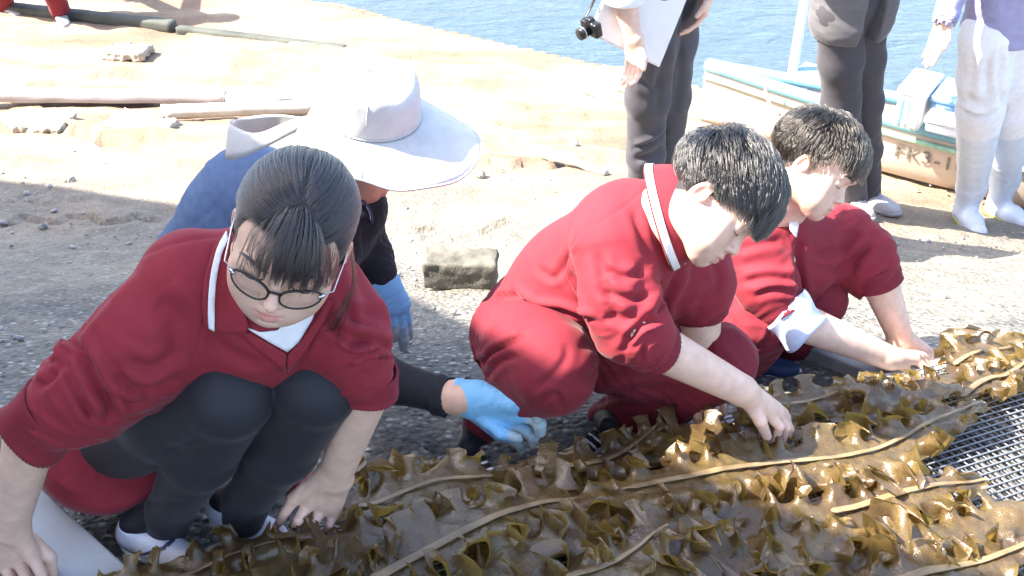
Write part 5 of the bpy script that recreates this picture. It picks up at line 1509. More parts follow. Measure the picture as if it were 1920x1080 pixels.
    band('sash_end', [P(610, 244, K - .04), P(600, 268, K - .06), P(590, 300, K - .06)], [P(625, 252, K - .06), P(618, 275, K - .08), P(605, 310, K - .07)])
    band('knot', [P(582, 218, K - .01), P(580, 235, K - .02), P(590, 250, K - .01)], [P(603, 216, K - .03), P(604, 235, K - .05), P(604, 250, K - .03)])
    up = (0, 0, 1)
    shoe('shoe', ground_hit(515, 905), ground_hit(625, 925), up, g, upper=np.array([.38, .05, .06]), sole=np.array([.5, .12, .12]))
    shoe('shoe', ground_hit(360, 840), ground_hit(480, 850), up, g, upper=np.array([.38, .05, .06]), sole=np.array([.5, .12, .12]))
    return g

def _denim():
    m, nt, b, o = node_mat('denim')
    v = coord(nt)
    w = tex(nt, 'ShaderNodeTexWave', coord(nt, (1, 1, 1), (.5, .4, .78)), Scale=260.0, Distortion=2.0)
    n = tex(nt, 'ShaderNodeTexNoise', v, Scale=60.0, Detail=6.0)
    r = ramp(nt, n.outputs[0], [(.3, (.085, .13, .24)), (.7, (.105, .16, .28))])
    r2 = ramp(nt, w.outputs[0], [(.2, (.85, .85, .85)), (.8, (1.1, 1.1, 1.1))])
    nt.links.new(mix(nt, 1, r.outputs[0], r2.outputs[0], 'MULTIPLY'), b.inputs['Base Color'])
    b.inputs['Roughness'].default_value = .85; b.inputs['Specular IOR Level'].default_value = .2
    bump(nt, b, w.outputs[0], .2, .0008)
    return m
DENIM = _denim()
HATMAT = plain('hat_linen', (.55, .55, .535), .8, var=.07, bscale=500, bstr=.5, bdist=.0015, sheen=.1)

def leg_chain(hip, knee, ank, r=(.100, .078, .062)):
    f = F(); f.chain([(hip, r[0]), (hip + (knee - hip) * .5, (r[0] + r[1]) * .5), (knee, r[1]), (knee + (ank - knee) * .5, r[1] * .9), (ank, r[2])], k=.04)
    return f
def build_man(label, px_feet, Yf, trouser_col, hips, knees, top, head_R, hands, sleeve, shoes, jacket=None, boots=None, group=None, hh=.005):
    """a standing adult. hips/knees/ankles given as places; most of the trunk and the head are above the picture"""
    pass

def stand_man(label, hipL, hipR, kneeL, kneeR, ankL, ankR, facing, armL, armR, top_col, tr_col, shoe_col, group=None, blazer=None, boots=False, top_mat=None, trmat=None, fingers=None, strokes=(), wr=.004, sleeve_end=1.0, skin=FAIR):
    """armX: shoulder, elbow, wrist, then the direction the fingers point"""
    base = (ankL + ankR) / 2
    gz = min(ankL[2], ankR[2]) - .07
    g = thing('person', label, 'person', (base[0], base[1], gz), group)
    hc = (hipL + hipR) / 2
    fwd = np.array([facing[0], facing[1], 0.]); fwd /= np.linalg.norm(fwd)
    sd = np.cross(fwd, [0, 0, 1.])
    upz = np.array([0, 0, 1.])
    chest = hc + upz * .36 + fwd * .02; neck = hc + upz * .58; hd = hc + upz * .71 + fwd * .02
    Rh = axisR(fwd - upz * .25, upz)
    rng = np.random.RandomState(int(abs(hc[0]) * 100) % 97)
    hf, sk = head_sdf(1.03, neck=[(np.array([0, -.02, -.10]), .055), (np.array([0, -.03, -.17]), .06)])
    hl = lambda q: np.clip((q[:, 2] - np.where(q[:, 1] > 30, 58, np.where(q[:, 1] > 0, 58 - (30 - q[:, 1]) * 2.2, -25))) / 6 + .5, 0, 1)
    L, Q, col, W = head_mesh(hf, hd, Rh, .006, s=1.03, hairline=hl, base=skin)
    parts = [(W, Q, col)]
    hmask = hl(L * 1000 / 1.03) > .5
    NL = normals(L, Q)
    keep = hmask[Q].all(1)
    # body trunk + arms + hands
    core = F()
    core.chain([(neck, .06), (chest, .085), (hc, .06)], k=.06)
    core.chain([(hipL, .07), (kneeL, .05), (ankL, .04)], k=.04); core.chain([(hipR, .07), (kneeR, .05), (ankR, .04)], k=.04)
    for arm in (armL, armR):
        core.chain([(arm[0], .045), (arm[1], .038)], k=.03)
        core.rc(chest + upz * .1, arm[0], .06, .05, k=.05)
    V, Q2 = mesh_sdf(core, .014); parts.append((V, Q2, tintall(len(V), skin)))
    for arm in (armL, armR):
        w = arm[2]; d = arm[3] / np.linalg.norm(arm[3]); n = arm[4] / np.linalg.norm(arm[4])   # finger direction, thumb side
        nn = np.cross(d, n)
        curl = arm[5] if len(arm) > 5 else .35
        kn = [w + d * .085 + n * x for x in (.028, .010, -.008, -.025)]
        fg = []
        for i, k in enumerate(kn):
            l = (.042, .048, .044, .034)[i]
            d1 = d * math.cos(curl) + nn * math.sin(curl); d2 = d * math.cos(2 * curl) + nn * math.sin(2 * curl); d3 = d * math.cos(2.8 * curl) + nn * math.sin(2.8 * curl)
            fg.append([k + d1 * l, k + d1 * l + d2 * l * .65, k + d1 * l + d2 * l * .65 + d3 * l * .5])
        th = [w + d * .03 + n * .028, w + d * .065 + n * .048 + nn * .012, w + d * .095 + n * .052 + nn * .026]
        h = hand_sdf(w, kn, fg, th, fore=arm[1], rfore=(.042, .028), rw=.028, rk=.0135, rf=.0092)
        V, Q2 = mesh_sdf(h, .0045); parts.append((V, Q2, hand_tint(V, fg, kn, skin)))
    V, Q2, C = join(parts)
    mk('body', V, Q2, SKIN, g, col=C)
    hm = F(); hm.ell((0, -.014, .045), (.080, .098, .080)); hm.ell((0, -.045, .0), (.072, .062, .07), k=.03); hm.plane((0, .03, .02), (0, 1, -.9), k=.02)
    V, Q2 = mesh_sdf(hm, .006); V = V + NOISEDISP(V, 60, .003)[:, None] * normals(V, Q2)
    mk('hair', wl(V, Rh, hd), Q2, plain('cropped_hair', (.012, .011, .010), .5, bscale=300, bstr=.6), g)
    # trousers
    lr = (.112, .092, .066) if boots else (.100, .080, .068)
    eL, eR = (kneeL + (ankL - kneeL) * .32, kneeR + (ankR - kneeR) * .32) if boots else (ankL, ankR)
    if boots: lr = (.112, .095, .080)
    tr = leg_chain(hipL, kneeL, eL, lr); t2 = leg_chain(hipR, kneeR, eR, lr); tr.add(t2, k=.012)
    tr.rc(hipL + upz * .06, hipR + upz * .06, .105, .105, k=.05); tr.rc(hc + upz * .10, hc + upz * .12, .112, .108, k=.05)
    tr.plane(hc + upz * .14, upz, k=.01)
    V, Q2 = mesh_sdf(tr, .0085)
    V = wrinkle(V, Q2, hipL, ankL, .13, wr, seed=hc[0], aniso=1.2, ridge=False)
    dz = np.clip((kneeL[2] + .1 - V[:, 2]) / .25, 0, 1)
    V = wrinkle(V, Q2, kneeL, ankL + np.array([.12, 0, 0]), .075, wr * .8, mask=dz, seed=hc[0] + 3, aniso=1.7)
    if strokes: V = sculpt(V, Q2, strokes)
    tro = mk('trousers', V, Q2, trmat or PLAINCLOTH, g, col=tintall(len(V), tr_col))
    # top
    jk = F()
    b0 = hc + upz * (.0 if blazer is not None else .03)
    jk.chain([(b0, .158 if blazer is not None else .135), (chest, .15), (chest + upz * .12, .12)], k=.07)
    for x in (-1, 1): jk.rc(b0 + sd * .05 * x, chest + sd * .07 * x, .12, .115, k=.06)
    jk.rc(armL[0], armR[0], .075, .075, k=.06); jk.rc(neck - upz * .05, neck, .08, .065, k=.05)
    for arm in (armL, armR):
        a = F(); e = arm[1] + (arm[2] - arm[1]) * sleeve_end
        a.chain([(arm[0], .072), (arm[1], .056), (e, .046)], k=.04); jk.add(a, k=.02)
        jk.rc(e, arm[2] + arm[3] * .1, .040, .045, k=.006, op='s')
    if blazer is not None:
        jk.plane(hc - upz * .10, -upz + fwd * .12, k=.006)

    if blazer is not None:
        sf = F(); sf.chain([(hc + upz * .10, .112), (chest, .118), (neck - upz * .06, .07)], k=.06); V, Q2 = mesh_sdf(sf, .01)
        mk('shirt', V, Q2, PLAINCLOTH, g, col=tintall(len(V), [.7, .7, .72]))
    if blazer is not None: jk.box(hc + fwd * .19 - upz * .05 + sd * .0, (.045, .17, .26), axisR(fwd, upz), .01, k=.012, op='s')
    if blazer is None: jk.plane(hc + upz * .01, -upz, k=.008)
    V, Q2 = mesh_sdf(jk, .0085)
    V = wrinkle(V, Q2, chest, hc, .07, .005, seed=hc[0] + 1, aniso=2.5)
    jo = mk('blazer' if blazer is not None else 'shirt', V, Q2, top_mat or PLAINCLOTH, g, col=tintall(len(V), top_col))
    up = upz
    for ank, nm in ((ankL, 0), (ankR, 1)):
        toe = fwd + sd * (.25 if nm else -.25); toe /= np.linalg.norm(toe)
        z = ground_z(ank[0], ank[1])
        heel = np.array([ank[0], ank[1], z]) - toe * .055
        tp = heel + toe * .27; tp[2] = ground_z(tp[0], tp[1]) + .0
        if boots:
            f = F(); mid = np.array([ank[0], ank[1], z + .08])
            kn_ = (kneeL, kneeR)[nm]
            top = ank + (kn_ - ank) * .80
            f.chain([(np.array([ank[0], ank[1], z + .05]), .052), (ank, .066), (top, .094)], k=.03)
            f.chain([(heel + toe * .05 + up * .045, .045), (heel + toe * .15 + up * .042, .046), (heel + toe * .23 + up * .035, .040)], k=.03)
            f.plane(top, kn_ - ank, k=.004); f.plane((0, 0, z + .012), (0, 0, -1), k=.003)
            V, Q2 = mesh_sdf(f, .0065)
            V = wrinkle(V, Q2, ank, top, .06, .002, seed=5. + nm, aniso=3.)
            bt = mk('boot', V, Q2, RUBBER, g, col=tintall(len(V), shoe_col))
            s_ = F(); s_.chain([(heel + toe * .045 + up * .01, .05), (heel + toe * .15 + up * .01, .049), (heel + toe * .235 + up * .01, .045)], k=.02)
            s_.plane((0, 0, z + .022), (0, 0, 1), k=.003); s_.plane((0, 0, z + .001), (0, 0, -1), k=.003)
            V, Q2 = mesh_sdf(s_, .005)
            mk('sole', V, Q2, RUBBER, bt, col=tintall(len(V), [.30, .32, .10]))
        else:
            shoe('shoe', heel, tp, up, g, upper=np.array(shoe_col), sole=np.array(shoe_col) * .7, h=.005)
    return g
def NOISEDISP(V, sc, a): return a * pnoise(V * sc)

def build_standing():
    # the one with the clipboard and the camera, behind the boys
    f = (-.15, -1, 0)
    A = lambda u, v, Y: P(u, v, Y)
    hl_, hr_ = A(1266, -38, 3.76), A(1232, -30, 3.64)
    m1 = stand_man('standing adult in white shirt and dark trousers holding a white clipboard', hl_, hr_, A(1254, 180, 3.96), A(1214, 182, 3.82), A(1240, 385, 4.15), A(1208, 392, 4.0), f,
        (A(1345, -150, 3.75), A(1350, -60, 3.72), A(1330, -20, 3.68), np.array([-.2, -.1, -1.]), np.array([0, -1., .3])),
        (A(1170, -150, 3.52), A(1170, 0, 3.48), A(1188, 72, 3.46), np.array([.12, .0, -1.]), np.array([.7, -.6, .2]), .55),
        [.74, .75, .78], [.075, .073, .088], [.04, .04, .045], wr=.003, sleeve_end=.35, strokes=[([(1190, 275), (1225, 262), (1250, 240)], 6, .012, 's'), ([(1188, 300), (1220, 290), (1245, 275)], 6, .010), ([(1250, 60), (1240, 130), (1232, 220)], 8, .010), ([(1270, 70), (1275, 140), (1262, 220)], 7, .008), ([(1195, 150), (1225, 165), (1240, 140)], 7, .008)])
    cb = thing('clipboard', 'white clipboard of papers held at the hip of the standing adult in dark trousers', 'clipboard', A(1200, 60, 3.48))
    def quad(name, pts, mat, parent, th):
        V = np.array(pts); return bev(solid(mk(name, V, [(0, 1, 2, 3)], mat, parent, smooth=False), th, 0), .0015, 1)
    Y = 3.50
    pts = [A(1143, -30, Y + .02), A(1290, -8, Y + .06), A(1236, 126, Y + .03), A(1102, 62, Y - .03)]
    b = quad('board', pts, plain('white_board', (.78, .78, .78), .5, bstr=.03), cb, .005)
    ctr = np.mean(pts, 0); nrm = np.cross(pts[1] - pts[0], pts[3] - pts[0]); nrm /= np.linalg.norm(nrm)
    if nrm[1] > 0: nrm = -nrm
    quad('paper', [ctr + (p - ctr) * .95 + nrm * .005 for p in pts], plain('paper', (.80, .80, .80), .8, var=.02, bstr=.05), cb, .002)
    e = (pts[1] - pts[0]) / np.linalg.norm(pts[1] - pts[0])
    mid = (pts[0] + pts[1]) / 2
    tube('clip', [mid - e * .05 + nrm * .009, mid + e * .05 + nrm * .009], .008, STEEL, cb, seg=8)
    cm = thing('camera', 'small black camera hanging beside the white clipboard', 'camera', A(1100, 55, 3.5))
    o = A(1109, 52, 3.42)
    Rc = axisR(np.array([-.8, -.6, -.25]), np.array([0, 0, 1.]))
    bm_ = F(); bm_.box(o, (.040, .015, .026), Rc, .008); bm_.box(o + Rc[:, 2] * .029, (.014, .012, .009), Rc, .006, k=.006); V, Q = mesh_sdf(bm_, .003); bd = mk('camera_body', V, Q, BLACKP, cm)
    d = Rc[:, 1]
    tube('lens_barrel', [o + d * .013, o + d * .031, o + d * .032, o + d * .052], [.019, .019, .021, .020], BLACKP, cm, seg=24)
    tube('lens_ring', [o + d * .035, o + d * .039], [.0215, .0215], STEEL, cm, seg=24)
    tube('strap', spline([o + Rc[:, 0] * .038 + Rc[:, 2] * .014, A(1114, 0, 3.5), A(1135, -60, 3.66), A(1160, -150, 3.7)], 16), .005, BLACKP, cm, seg=6, flat=.3)
    # the one in the dark suit
    f = (.35, -1, 0)
    m2 = stand_man('standing adult in dark grey suit with open blazer and pale leather shoes', A(1618, 25, 4.42), A(1576, 30, 4.34), A(1620, 190, 4.55), A(1577, 190, 4.42), A(1625, 360, 4.72), A(1600, 372, 4.56), f,
        (A(1680, -165, 4.55), A(1700, -95, 4.5), A(1650, -90, 4.90), np.array([-1., .1, -.2]), np.array([-.3, -1., 0])),
        (A(1540, -165, 4.3), A(1515, -95, 4.25), A(1550, -90, 4.85), np.array([1., .1, -.2]), np.array([.6, -.8, 0])),
        [.12, .115, .125], [.070, .066, .076], [.42, .40, .42], blazer=True, wr=.003)
    # the one in rubber boots
    f = (.3, -1, 0)
    m3 = stand_man('standing adult in lavender jacket, white trousers and rubber boots', A(1895, 72, 4.40), A(1850, 78, 4.32), A(1895, 205, 4.55), A(1838, 205, 4.42), A(1885, 335, 4.72), A(1822, 350, 4.58), f,
        (A(1960, -150, 4.48), A(1975, -30, 4.48), A(1970, 70, 4.43), np.array([0, -.1, -1.]), np.array([-.3, -1., 0])),
        (A(1820, -150, 4.25), A(1790, -25, 4.15), A(1772, 38, 4.08), np.array([-.15, -.05, -1.]), np.array([.6, -.8, 0]), .15),
        [.30, .29, .46], [.74, .75, .80], [.60, .65, .74], boots=True, wr=.0005, strokes=[([(1800, 200), (1840, 214), (1875, 200)], 7, .014, 's'), ([(1805, 180), (1835, 190), (1862, 175)], 7, .010), ([(1865, 90), (1850, 130), (1858, 190)], 9, .012), ([(1880, 85), (1872, 150), (1885, 220)], 6, .010), ([(1830, 90), (1822, 150), (1815, 200)], 8, .006)])
    return [m1, m2, m3]
hat_person = build_hat_person()
men = build_standing()
# ================================================================== drying rack and seaweed
def rack_z(y): return .055 - .17 * np.maximum(0, np.asarray(y) - 1.25) - .03 * np.maximum(0, np.asarray(y) - 1.7)
def on_rack(u, v, dz=0.):
    r = ray(u, v); y = 1.4
    for _ in range(40):
        z = float(rack_z(y)) + dz
        t = (z - CAMZ) / r[2]; y = .5 * y + .5 * r[1] * t
    return CAMP + r * ((float(rack_z(y)) + dz - CAMZ) / r[2])
def _kelp_mat():
    m = bpy.data.materials.new('wet_kelp'); m.use_nodes = True
    nt = m.node_tree; nt.nodes.clear()
    o = nt.nodes.new('ShaderNodeOutputMaterial'); b = nt.nodes.new('ShaderNodeBsdfPrincipled'); tr = nt.nodes.new('ShaderNodeBsdfTranslucent'); mx = nt.nodes.new('ShaderNodeMixShader')
    v = coord(nt)
    n = tex(nt, 'ShaderNodeTexNoise', v, Scale=9.0, Detail=5.0)
    n2 = tex(nt, 'ShaderNodeTexNoise', v, Scale=70.0, Detail=5.0, Roughness=.65)
    n3 = tex(nt, 'ShaderNodeTexNoise', v, Scale=260.0, Detail=3.0)
    r = ramp(nt, n.outputs[0], [(.25, (.070, .046, .027)), (.42, (.12, .077, .035)), (.6, (.175, .118, .045)), (.8, (.10, .076, .038))])
    r2 = ramp(nt, n2.outputs[0], [(.3, (.7, .7, .7)), (.7, (1.25, 1.25, 1.25))])
    c = mix(nt, 1, r.outputs[0], r2.outputs[0], 'MULTIPLY')
    nt.links.new(c, b.inputs['Base Color'])
    b.inputs['Roughness'].default_value = .34; b.inputs['Specular IOR Level'].default_value = .5
    b.inputs['Coat Weight'].default_value = 1.0; b.inputs['Coat Roughness'].default_value = .19; b.inputs['Coat IOR'].default_value = 1.6
    tc = ramp(nt, n.outputs[0], [(.3, (.46, .28, .05)), (.7, (.58, .40, .08))])
    nt.links.new(tc.outputs[0], tr.inputs[0])
    mx.inputs[0].default_value = .38
    nt.links.new(b.outputs[0], mx.inputs[1]); nt.links.new(tr.outputs[0], mx.inputs[2]); nt.links.new(mx.outputs[0], o.inputs[0])
    p = bump(nt, None, n2.outputs[0], .35, .008)
    q = bump(nt, b, n3.outputs[0], .4, .0025, p)
    nt.links.new(q, tr.inputs['Normal']); nt.links.new(q, b.inputs['Coat Normal'])
    return m
KELP = _kelp_mat()
RIB = plain('kelp_rib', (.22, .155, .08), .42, var=.5, scale=18, bscale=150, bstr=.35, coat=.15)
def frond(path, w, seed, label, rib=(0, 1), rw=.009, lift=0.0, curl=1.0, group='seaweed fronds laid out on the drying net'):
    rng = np.random.RandomState(seed)
    pts = np.array([on_rack(u, v, .012 + lift) for u, v in path])
    L = np.linalg.norm(np.diff(pts, axis=0), axis=1).sum()
    n = int(np.clip(L / .0041, 60, 340)); m_ = 15
    C = spline(pts, n)
    C[:, 2] += .010 * np.sin(np.linspace(0, 9, n) + seed) + .004
    T = np.gradient(C, axis=0); T /= np.linalg.norm(T, axis=1, keepdims=True)
    S = np.cross(T, [0, 0, 1.]); S /= np.linalg.norm(S, axis=1, keepdims=True)
    U = np.cross(S, T)
    s = np.linspace(0, L, n)
    def nz(freq, k): return pnoise(np.stack([s * freq, np.full(n, seed * 3.7 + k), np.zeros(n)], 1).astype(np.float32))
    endw = np.clip(np.minimum(s / .10, (L - s) / (.34 if L > .8 else .16)), .12, 1) ** .7
    rows = {0: C}
    for sg in (-1, 1):
        ph = 2 * math.pi * (s / (.056 + .014 * rng.rand()) + 1.0 * nz(9, sg)) + rng.rand() * 6
        ph2 = 2 * math.pi * (s / .030 + .8 * nz(14, sg + 5)) + rng.rand() * 6
        W = w * endw * (.92 + .30 * nz(9, sg + 9) + .10 * nz(24, sg + 3))
        be = curl * (3.0 + 1.6 * nz(8, sg + 2)) * np.clip(.75 + 1.1 * nz(4.5, sg + 41), .2, 1.25)
        lean = .55 * nz(5, sg + 21)
        amp = 1 + .6 * nz(17, sg + 31)
        pos = C.copy()
        for j in range(1, m_ + 1):
            t = j / m_
            e = max(0., (t - .22) / .78)
            a = be * amp * e ** .8 * (np.sin(ph) * .9 + .10) + lean * e + .55 * e ** 2 * np.sin(ph2) * curl + .25 * np.sin(ph * .5 + 1) * (t < .5) * t
            a = np.clip(a, -.8 - .4 * t, 4.3)
            sway = e * (-.55 * np.sin(2 * ph) + .6 * np.cos(ph) * np.sign(be) + .35 * np.cos(ph2)) * curl
            d = sg * S * np.cos(a)[:, None] + U * np.sin(a)[:, None] + T * sway[:, None]
            d /= np.linalg.norm(d, axis=1, keepdims=True)
            pos = pos + d * (W / m_)[:, None]
            fl = rack_z(pos[:, 1]) + .004 + .005 * t * (1 + np.sin(ph * 1.3))
            low = np.maximum(fl - pos[:, 2], 0)
            pos[:, 2] += low
            rows[sg * j] = pos.copy()
    for k in rows:                 # wet and soft: what stands up sags over
        base = rack_z(rows[k][:, 1]) + .010 + lift * .6
        h_ = np.maximum(rows[k][:, 2] - base, 0)
        rows[k][:, 2] = np.where(rows[k][:, 2] > base, base + .048 * np.tanh(h_ / .048), rows[k][:, 2])
    ks = list(range(-m_, m_ + 1))
    V = np.stack([rows[k] for k in ks], 1)         # n x (2m+1) x 3
    V = V.reshape(-1, 3)
    V = V + (fbm((V * 30).astype(np.float32), 3) * .0045)[:, None] * np.array([.3, .3, 1])
    k = 2 * m_ + 1
    i = np.arange(n - 1)[:, None] * k + np.arange(k - 1)[None]
    Q = np.stack([i, i + 1, i + k + 1, i + k], -1).reshape(-1, 4)
    t_ = thing('kelp_frond', label, 'seaweed', C[0], group)
    mk('blade', V, Q, KELP, t_)
    a, b = int(rib[0] * (n - 1)), int(rib[1] * (n - 1))
    rp = C[a:b + 1] + np.array([0, 0, .0035]) + S[a:b + 1] * (.004 * nz(7, 77) + .0015 * nz(22, 78))[a:b + 1, None] + U[a:b + 1] * .002
    if len(rp) > 4 and rw > 0:
        tt = np.linspace(0, 1, len(rp))
        prof = rw * .75 * (1 - .55 * tt) * (1 + .25 * nz(10, 79)[a:b + 1]) * np.clip(tt / .02, .4, 1)
        VV = []; seg = 8
        for k_ in range(len(rp)):
            for j in range(seg):
                an = 2 * math.pi * j / seg
                VV.append(rp[k_] + S[a + k_] * math.cos(an) * prof[k_] + U[a + k_] * math.sin(an) * prof[k_] * .16)
        VV = np.array(VV)
        i = np.arange(len(rp) - 1)[:, None] * seg + np.arange(seg)[None]; i2 = np.arange(len(rp) - 1)[:, None] * seg + (np.arange(seg)[None] + 1) % seg
        QQ = np.stack([i, i2, i2 + seg, i + seg], -1).reshape(-1, 4)
        mk('midrib', VV, QQ, RIB, t_)
    return t_
FR = [
 ([(150, 1115), (310, 1085), (450, 1045), (640, 1000)], .075, 1, 'dark frond curling beside the white trainers of the girl in glasses', (.2, .8), .006, 0, 1),
 ([(400, 1110), (560, 1060), (720, 1010), (860, 965)], .105, 2, "brown frond under the fingers of the girl's bare hand", (0, .1), 0, .01, 1),
 ([(640, 935), (710, 945), (850, 905), (1050, 878)], .10, 3, 'frond with straw-coloured rib just below the blue glove, cut end towards the girl', (.12, .95), .0095, .012, .9),
 ([(690, 1090), (800, 1035), (900, 990), (1010, 950), (1130, 928), (1230, 915)], .10, 4, 'frond with the widest grey-brown rib, running up from the bottom edge in the middle', (0, .85), .0135, .03, .8),
 ([(930, 880), (1090, 882), (1180, 840), (1245, 800)], .085, 5, "frond with orange-brown rib rising to the bowl-cut boy's fingertips", (.25, .92), .0085, .02, 1),
 ([(1050, 950), (1280, 905), (1450, 872), (1640, 842), (1740, 800), (1840, 762)], .10, 6, 'longest frond, its pale rib running under the gripping hand to the bare net', (.1, 1), .0088, .03, .85),
 ([(1370, 785), (1480, 758), (1590, 734), (1680, 722)], .075, 7, "sunlit frond between the two boys' hands", (.2, .9), .006, .015, 1),
 ([(1480, 985), (1610, 948), (1730, 925), (1850, 898)], .085, 8, 'golden frond with cream rib ending at the lower edge of the bare net', (.2, 1), .010, .03, .8),
 ([(1060, 1090), (1180, 1040), (1270, 985), (1400, 960)], .10, 9, 'frond with reddish rib at the bottom edge right of the middle', (.0, .6), .0085, .028, 1),
 ([(1560, 1110), (1700, 1090), (1800, 1062), (1940, 1020)], .10, 10, 'frond with thick pinkish rib in the bottom right corner', (.2, 1), .0125, .03, .9),
 ([(1775, 690), (1850, 662), (1960, 632)], .095, 11, "frond heaped beyond the far boy's fingers at the right edge", (.1, .9), .007, .015, 1),
 ([(1800, 745), (1880, 705), (1960, 665)], .065, 12, 'frond with a pale rib lying across the far corner of the bare net', (.0, 1), .010, .02, .8),
 ([(1180, 1110), (1330, 1060), (1480, 1030), (1640, 1000)], .11, 13, 'tightly curled frond low in the right half, between the reddish rib and the pinkish rib', (0, .1), 0, .02, 1.1),
 ([(1300, 1000), (1450, 975), (1580, 950)], .105, 14, 'dark curly frond just below the longest frond', (0, .1), 0, .02, 1.1),
 ([(840, 1100), (960, 1060), (1090, 1010), (1230, 975)], .105, 15, 'broad curly frond between the widest rib and the reddish rib', (0, .1), 0, .012, 1.1),
 ([(1130, 850), (1260, 830), (1400, 825), (1520, 815)], .09, 16, "curly frond under the bowl-cut boy's gripping fist", (0, .1), 0, .012, 1.1),
 ([(1560, 785), (1680, 760), (1760, 745)], .07, 17, 'curly frond behind the bare net, under the long pale rib', (0, .1), 0, .01, 1.0),
 ([(1640, 1050), (1780, 1000), (1950, 950)], .11, 18, 'curly golden frond below the bare net at the right edge', (0, .1), 0, .02, 1.1),
 ([(560, 1100), (660, 1060), (780, 1020)], .09, 19, 'ragged frond low in the left half beside the widest rib', (0, .1), 0, .01, 1.1),
 ([(880, 960), (1000, 925), (1120, 890)], .10, 20, 'dull curled frond between the straw-coloured rib and the widest rib', (0, .1), 0, .012, 1.1),
 ([(1240, 880), (1380, 845), (1500, 830)], .10, 21, 'wet shining frond in front of the gripping fist, short and without a visible rib', (0, .1), 0, .015, 1.1),
 ([(1560, 722), (1640, 742), (1720, 742), (1800, 728)], .085, 25, "dripping frond lifted by the far boy's fingers", (0, .1), 0, .035, 1.2),
 ([(1650, 738), (1740, 722), (1840, 708)], .075, 27, 'small frond with its curl just in front of the fingers of the far boy', (0, .1), 0, .012, 1.1),
 ([(1640, 905), (1560, 900), (1470, 910)], .075, 26, 'short curled frond between the longest pale rib and the cream rib', (0, .1), 0, .015, 1.1),
 ([(1380, 1110), (1520, 1085), (1680, 1060)], .10, 23, 'olive curled frond at the bottom edge left of the pinkish rib', (0, .1), 0, .01, 1.1),
 ([(640, 905), (740, 885), (860, 868)], .07, 24, "outermost small frond on the concrete edge beside the girl's forearm", (0, .1), 0, .0, 1.1),
]
for path, w, sd_, lab, rb, rw, lf, cu in FR: frond(path, w, sd_, lab, rb, rw, lf, cu)

def _rack():
    rk = thing('drying_rack', 'low timber frame with black wire net that the seaweed is spread on', 'rack', (0.3, 1.4, 0))
    wire = plain('net_wire', (.17, .18, .20), .35, var=.2, bstr=.05, spec=.6)
    dark = plain('hole_shade_wire', (.085, .085, .085), .45, bstr=.05)
    o0, o1 = on_rack(330, 1062), on_rack(1560, 735); o = o0[:2] - (o1 - o0)[:2] * .28; e1 = (o1 - o0)[:2]; e2 = np.array([e1[1], -e1[0]])
    e1 /= np.linalg.norm(e1); e2 /= np.linalg.norm(e2)
    def pt(a, b, dz=0.):
        q = o + e1 * a + e2 * b
        return np.array([q[0], q[1], float(rack_z(q[1])) - .004 + dz])
    LA, LB = 2.6, 1.15
    V, Fc = [], []
    def bar(P0, r):
        P0 = np.asarray(P0); n0 = len(V)
        T = P0[-1] - P0[0]; T /= np.linalg.norm(T); a = np.cross(T, [0, 0, 1.]); a /= np.linalg.norm(a); b = np.cross(a, T)
        for q in P0:
            for an in (0, 1, 2, 3, 4, 5): V.append(q + r * (a * math.cos(an * 1.0472) + b * math.sin(an * 1.0472)))
        for k in range(len(P0) - 1):
            for j in range(6): Fc.append((n0 + k * 6 + j, n0 + k * 6 + (j + 1) % 6, n0 + (k + 1) * 6 + (j + 1) % 6, n0 + (k + 1) * 6 + j))
    for k in range(int(LA / .024)): bar([pt(k * .024, b) for b in np.linspace(0, LB, 10)], .0017)
    for k in range(int(LB / .017)): bar([pt(a, k * .017, .004) for a in np.linspace(0, LA, 18)], .0019)
    mk('net', np.array(V), np.array(Fc), wire, rk, kind='stuff')
    V, Fc = [], []  # added dense dark layer, puts shade into the holes of the net
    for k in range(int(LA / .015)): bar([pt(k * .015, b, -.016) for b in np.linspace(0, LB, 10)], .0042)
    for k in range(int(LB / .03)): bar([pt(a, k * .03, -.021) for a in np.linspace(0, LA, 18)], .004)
    mk('hole_shade_net', np.array(V), np.array(Fc), dark, rk, kind='stuff')
    wood = plain('grey_timber', (.42, .43, .45), .8, var=.22, scale=14, bscale=90, bstr=.5)
    def board(name, P0, P1, wv, h, parent=None, mat=None):
        P0, P1 = np.asarray(P0, float), np.asarray(P1, float)
        R = axisR(P1 - P0, (0, 0, 1)); L = np.linalg.norm(P1 - P0)
        q = [(x, y, z) for y in (0, L) for x in (-wv / 2, wv / 2) for z in (-h, 0)]
        V = np.array(q) @ R.T + P0
        ob = mk(name, V, [(0, 1, 3, 2), (4, 6, 7, 5), (0, 4, 5, 1), (2, 3, 7, 6), (1, 5, 7, 3), (0, 2, 6, 4)], mat or wood, parent, smooth=False)
        return bev(ob, min(.004, h * .2), 2)
    for b in (-.02, LB + .02): board('rail', pt(-.05, b, -.008), pt(LA + .05, b, -.008), .05, .04, rk)
    for a in (.9, 1.8, LA): board('crossbar', pt(a, 0.03, -.012), pt(a, LB - .03, -.012), .045, .03, rk)
    pale = plain('planed_board', (.34, .36, .38), .75, var=.14, scale=5, bscale=160, bstr=.5)
    A_, B_ = on_rack(60, 962, .01), on_rack(235, 1128, .01)
    bd = board('board', A_ + (A_ - B_) * .25, B_, .085, .03, None, pale)
    tag(bd, "pale planed board lying on the ground at the bottom left by the girl's wrist", 'board')
    A_, B_ = on_rack(1522, 640, -.03), on_rack(1720, 722, -.03)
    b2 = board('beam_or_shadow_bar', A_, B_, .055, .05, None, plain('wet_timber', (.30, .31, .32), .7, var=.3, scale=12, bscale=90, bstr=.6))
    tag(b2, 'grey timber beam on the concrete beyond the navy trainer of the far boy', 'beam')
_rack()
